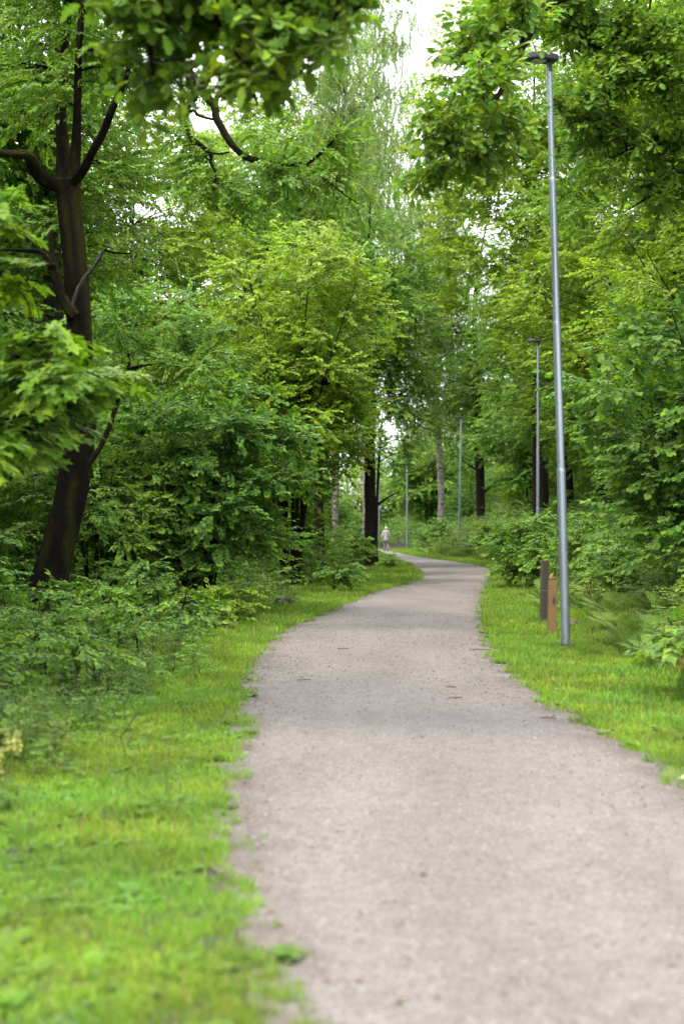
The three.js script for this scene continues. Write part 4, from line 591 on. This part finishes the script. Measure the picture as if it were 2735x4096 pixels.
// fallen twigs on the path
M.twig = new THREE.MeshStandardMaterial({ color: new THREE.Color().setRGB(0.085, 0.05, 0.035), roughness: 0.9 });
[[1917, 2611, 0.26, 0.1, 'thin dark twig lying at the right edge of the path'], [1801, 2763, 0.1, -0.05, 'short brown twig on the right half of the path'], [1817, 2807, 0.13, 0.15, 'reddish twig nearest the camera on the right half of the path'], [1372, 2607, 0.14, -0.1, 'dark twig in the middle of the path'], [1215, 2734, 0.14, 0.2, 'reddish brown twig on the left half of the path'], [2190, 2890, 0.12, -0.4, 'small twig beside the thin pale stone']].forEach(([u, v, L, a, label], k) => {
  const D = 8533 / (v - 2120), x = ((u - 1367) / 5689) * D, g = new GB(), r = rng(k + 60); g.tube(smooth([V(-L / 2, 0, 0), V(-L * 0.15, 0.004, (r() - 0.5) * 0.03), V(L * 0.2, 0.003, (r() - 0.5) * 0.03), V(L / 2, 0.002, (r() - 0.5) * 0.02)], 8), 0.0055, 5, [1, 1, 1]); g.tube([V(L * 0.1, 0.003, 0), V(L * 0.25, 0.01, 0.03)], [0.003, 0.001], 4, [1, 1, 1]);
  const o = top('twig', g.build(), M.twig, label, 'twig', 'twigs on the path'); o.position.set(x, 0.038, -D); o.rotation.y = a;
});
{ // crumbs of bark, dry leaves and loose stones
  const r = rng(66), pebbles = [[], []], leaves = [[], []], q = new THREE.Quaternion(), e = new THREE.Euler();
  for (let k = 0; k < 16000; k++) { const D = 3.4 + 22 * Math.pow(r(), 1.5), f = r(), x = lerp(eL(D) + 0.05, eR(D) - 0.05, f), s = (0.0022 + 0.0058 * Math.pow(r(), 3)) * (D > 12 ? 1.35 : 1); e.set(r() * 6, r() * 6, r() * 6); q.setFromEuler(e); pebbles[0].push(new THREE.Matrix4().compose(V(x, surf(x, D) + s * 0.2, -D), q, V(s * 1.3, s * 0.8, s))); const t = 0.07 + r() * 0.19; pebbles[1].push([t * 1.05, t * 0.98, t * 0.93]); }
  const stones = new THREE.Group(); stones.name = 'gravel'; tag(stones, 'loose grit strewn over the path surface', 'gravel', null, 'stuff'); scene.add(stones);
  instanced('gravel_grains', new THREE.IcosahedronGeometry(1, 0), new THREE.MeshStandardMaterial({ roughness: 0.95 }), pebbles[0], pebbles[1], stones);
  for (let k = 0; k < 2600; k++) { const D = 3.5 + 40 * Math.pow(r(), 1.3), side = r() < 0.5, edgeward = Math.pow(r(), 2.2) * (r() < 0.5 ? 1.3 : -0.5), x = r() < 0.12 ? lerp(eL(D), eR(D), r()) : side ? eL(D) + 0.12 - edgeward : eR(D) - 0.12 + edgeward, on = x > eL(D) && x < eR(D), y = on ? surf(x, D) : ground(x, D), s = (0.01 + 0.026 * r() * r()) * (D > 14 ? 1.3 : 1); e.set(-1.57 + (r() - 0.5) * 0.5, 0, r() * 6.28); q.setFromEuler(e); leaves[0].push(new THREE.Matrix4().compose(V(x, y + 0.006, -D), q, V(s, s, s))); const p = r(); leaves[1].push(p < 0.6 ? [0.1, 0.065, 0.04] : p < 0.9 ? [0.17, 0.12, 0.07] : [0.28, 0.24, 0.15]); }
  const litter = new THREE.Group(); litter.name = 'leaf_litter'; tag(litter, 'crumbs of dry leaves along the path edges', 'litter', null, 'stuff'); scene.add(litter);
  instanced('leaf_litter_crumbs', LEAF.roundFine.build(), M.grass, leaves[0], leaves[1], litter);
}

// ---------------------------------------------------------------- the walking person
function blend(bones, lo, hi, cell, k = 0.03) {        // mesh of smoothly joined tapered capsules [a, b, ra, rb, (squash x, z)]
  const size = V(hi[0] - lo[0], hi[1] - lo[1], hi[2] - lo[2]), S1 = Math.max(size.x, size.y, size.z), res = Math.ceil(S1 / cell) + 4, mc = new MarchingCubes(res, new THREE.MeshStandardMaterial(), false, false, 200000), half = S1 / 2 + 2 * cell, c = [(lo[0] + hi[0]) / 2, (lo[1] + hi[1]) / 2, (lo[2] + hi[2]) / 2];
  mc.isolation = 0; const h = res / 2;
  for (let z = 0; z < res; z++) for (let y = 0; y < res; y++) for (let x = 0; x < res; x++) {
    const px = c[0] + ((x - h) / h) * half, py = c[1] + ((y - h) / h) * half, pz = c[2] + ((z - h) / h) * half; let d = 1e3;
    for (const [a, b, ra, rb] of bones) { const bx = b[0] - a[0], by = b[1] - a[1], bz = b[2] - a[2], t = clamp(((px - a[0]) * bx + (py - a[1]) * by + (pz - a[2]) * bz) / (bx * bx + by * by + bz * bz + 1e-9), 0, 1), e = Math.hypot(px - a[0] - bx * t, py - a[1] - by * t, pz - a[2] - bz * t) - lerp(ra, rb, t), m = Math.max(0, k - Math.abs(d - e)) / k; d = Math.min(d, e) - m * m * k * 0.25; }
    mc.field[x + y * res + z * res * res] = -d;
  }
  mc.update(); const n = mc.count, p = new Float32Array(n * 3); for (let i = 0; i < n; i++) for (let j = 0; j < 3; j++) p[i * 3 + j] = c[j] + mc.positionArray[i * 3 + j] * half;
  let g = new THREE.BufferGeometry(); g.setAttribute('position', new THREE.BufferAttribute(p, 3)); g = mergeVertices(g, 1e-4); g.computeVertexNormals(); return g;
}
{
  const t = thing('person', 'white-haired person in a pale grey jacket and grey trousers walking away', 'person', V(3.06, 0.012, -99), null, 0.12);
  const skin = new THREE.MeshStandardMaterial({ color: new THREE.Color().setRGB(0.45, 0.27, 0.19), roughness: 0.6 }), cloth = (r, g, b) => new THREE.MeshStandardMaterial({ color: new THREE.Color().setRGB(r, g, b), roughness: 0.95 });
  const hipL = [-0.09, 0.9, 0], hipR = [0.09, 0.9, 0], kneeL = [-0.095, 0.48, -0.05], ankL = [-0.095, 0.09, 0.0], kneeR = [0.1, 0.49, -0.02], ankR = [0.1, 0.17, 0.22], shL = [-0.175, 1.38, 0], shR = [0.175, 1.38, 0], elL = [-0.235, 1.1, 0.03], elR = [0.24, 1.1, 0.0], wrL = [-0.26, 0.86, -0.03], wrR = [0.27, 0.86, -0.08], B = [];
  B.push([[0, 0.93, 0], [0, 1.15, 0], 0.13, 0.12], [[0, 1.15, 0], [0, 1.34, 0], 0.12, 0.12], [[-0.1, 1.36, 0], [0.1, 1.36, 0], 0.09, 0.09], [hipL, kneeL, 0.085, 0.055], [kneeL, ankL, 0.052, 0.036], [hipR, kneeR, 0.085, 0.055], [kneeR, ankR, 0.052, 0.036], [ankL, [-0.1, 0.03, -0.13], 0.038, 0.028], [ankR, [0.1, 0.05, 0.14], 0.036, 0.028], [shL, elL, 0.052, 0.042], [elL, wrL, 0.042, 0.028], [shR, elR, 0.052, 0.042], [elR, wrR, 0.042, 0.028], [[0, 1.4, 0], [0, 1.53, -0.01], 0.055, 0.052], [[0, 1.58, -0.01], [0, 1.63, 0], 0.074, 0.082], [[0, 1.535, -0.05], [0, 1.58, -0.04], 0.045, 0.06], [[0, 1.585, -0.1], [0, 1.57, -0.112], 0.012, 0.015], [[-0.082, 1.6, 0], [-0.084, 1.575, 0], 0.018, 0.014], [[0.082, 1.6, 0], [0.084, 1.575, 0], 0.018, 0.014]);
  const hand = ([x, y, z], s) => { const b = [[[x, y, z], [x, y - 0.085, z - 0.01], 0.026, 0.03]]; for (let k = 0; k < 4; k++) { const o = (k - 1.5) * 0.019, l = [0.068, 0.08, 0.074, 0.056][k]; b.push([[x, y - 0.085, z - 0.01 + o], [x - s * 0.008, y - 0.085 - l * 0.55, z - 0.012 + o * 1.1], 0.0092, 0.0085], [[x - s * 0.008, y - 0.085 - l * 0.55, z - 0.012 + o * 1.1], [x - s * 0.026, y - 0.085 - l, z - 0.012 + o * 1.1], 0.0085, 0.0075]); } b.push([[x - s * 0.008, y - 0.03, z - 0.03], [x - s * 0.018, y - 0.075, z - 0.056], 0.012, 0.01], [[x - s * 0.018, y - 0.075, z - 0.056], [x - s * 0.024, y - 0.105, z - 0.058], 0.01, 0.008]); return b; };
  const gs = [blend(B, [-0.4, 0, -0.3], [0.4, 1.72, 0.35], 0.014)];
  for (const [w, s] of [[wrL, -1], [wrR, 1]]) gs.push(blend(hand(w, s), [w[0] - 0.06, w[1] - 0.19, w[2] - 0.09], [w[0] + 0.06, w[1] + 0.03, w[2] + 0.06], 0.0035, 0.006));
  part('body', mergeGeometries(gs), skin, t);
  part('jacket', blend([[[0, 0.84, 0], [0, 1.12, 0], 0.165, 0.15], [[-0.05, 0.84, 0], [0.05, 0.84, 0], 0.15, 0.15], [[0, 1.12, 0], [0, 1.34, 0], 0.15, 0.14], [[-0.12, 1.37, 0], [0.12, 1.37, 0], 0.105, 0.105], [shL, elL, 0.074, 0.062], [elL, [-0.258, 0.885, -0.025], 0.06, 0.046], [shR, elR, 0.074, 0.062], [elR, [0.267, 0.885, -0.075], 0.06, 0.046], [[0, 1.44, 0.005], [0, 1.475, 0], 0.07, 0.066]], [-0.4, 0.65, -0.3], [0.4, 1.6, 0.3], 0.014), cloth(0.29, 0.285, 0.295), t);
  part('trousers', blend([[hipL, kneeL, 0.115, 0.085], [kneeL, [-0.095, 0.13, 0.0], 0.08, 0.068], [hipR, kneeR, 0.115, 0.085], [kneeR, [0.1, 0.2, 0.195], 0.08, 0.068], [[0, 0.9, 0], [0, 0.95, 0], 0.13, 0.13]], [-0.3, 0.04, -0.2], [0.3, 1.08, 0.32], 0.014), cloth(0.12, 0.12, 0.125), t);
  part('hair', blend([[[0, 1.62, 0.015], [0, 1.645, 0.005], 0.087, 0.085], [[0, 1.57, 0.045], [0, 1.6, 0.04], 0.06, 0.068]], [-0.12, 1.45, -0.12], [0.12, 1.76, 0.16], 0.007), cloth(0.38, 0.37, 0.34), t);
  for (const [a, b] of [[ankL, [-0.1, 0.035, -0.14]], [ankR, [0.1, 0.055, 0.13]]]) part('shoe', blend([[[a[0], a[1] - 0.04, a[2] + 0.02], b, 0.05, 0.04]], [a[0] - 0.09, 0, Math.min(a[2], b[2]) - 0.1], [a[0] + 0.09, 0.28, Math.max(a[2], b[2]) + 0.1], 0.009), cloth(0.06, 0.055, 0.05), t);
}

console.log('instances', nInst, 'tris', nTris);
renderer.render(scene, camera);
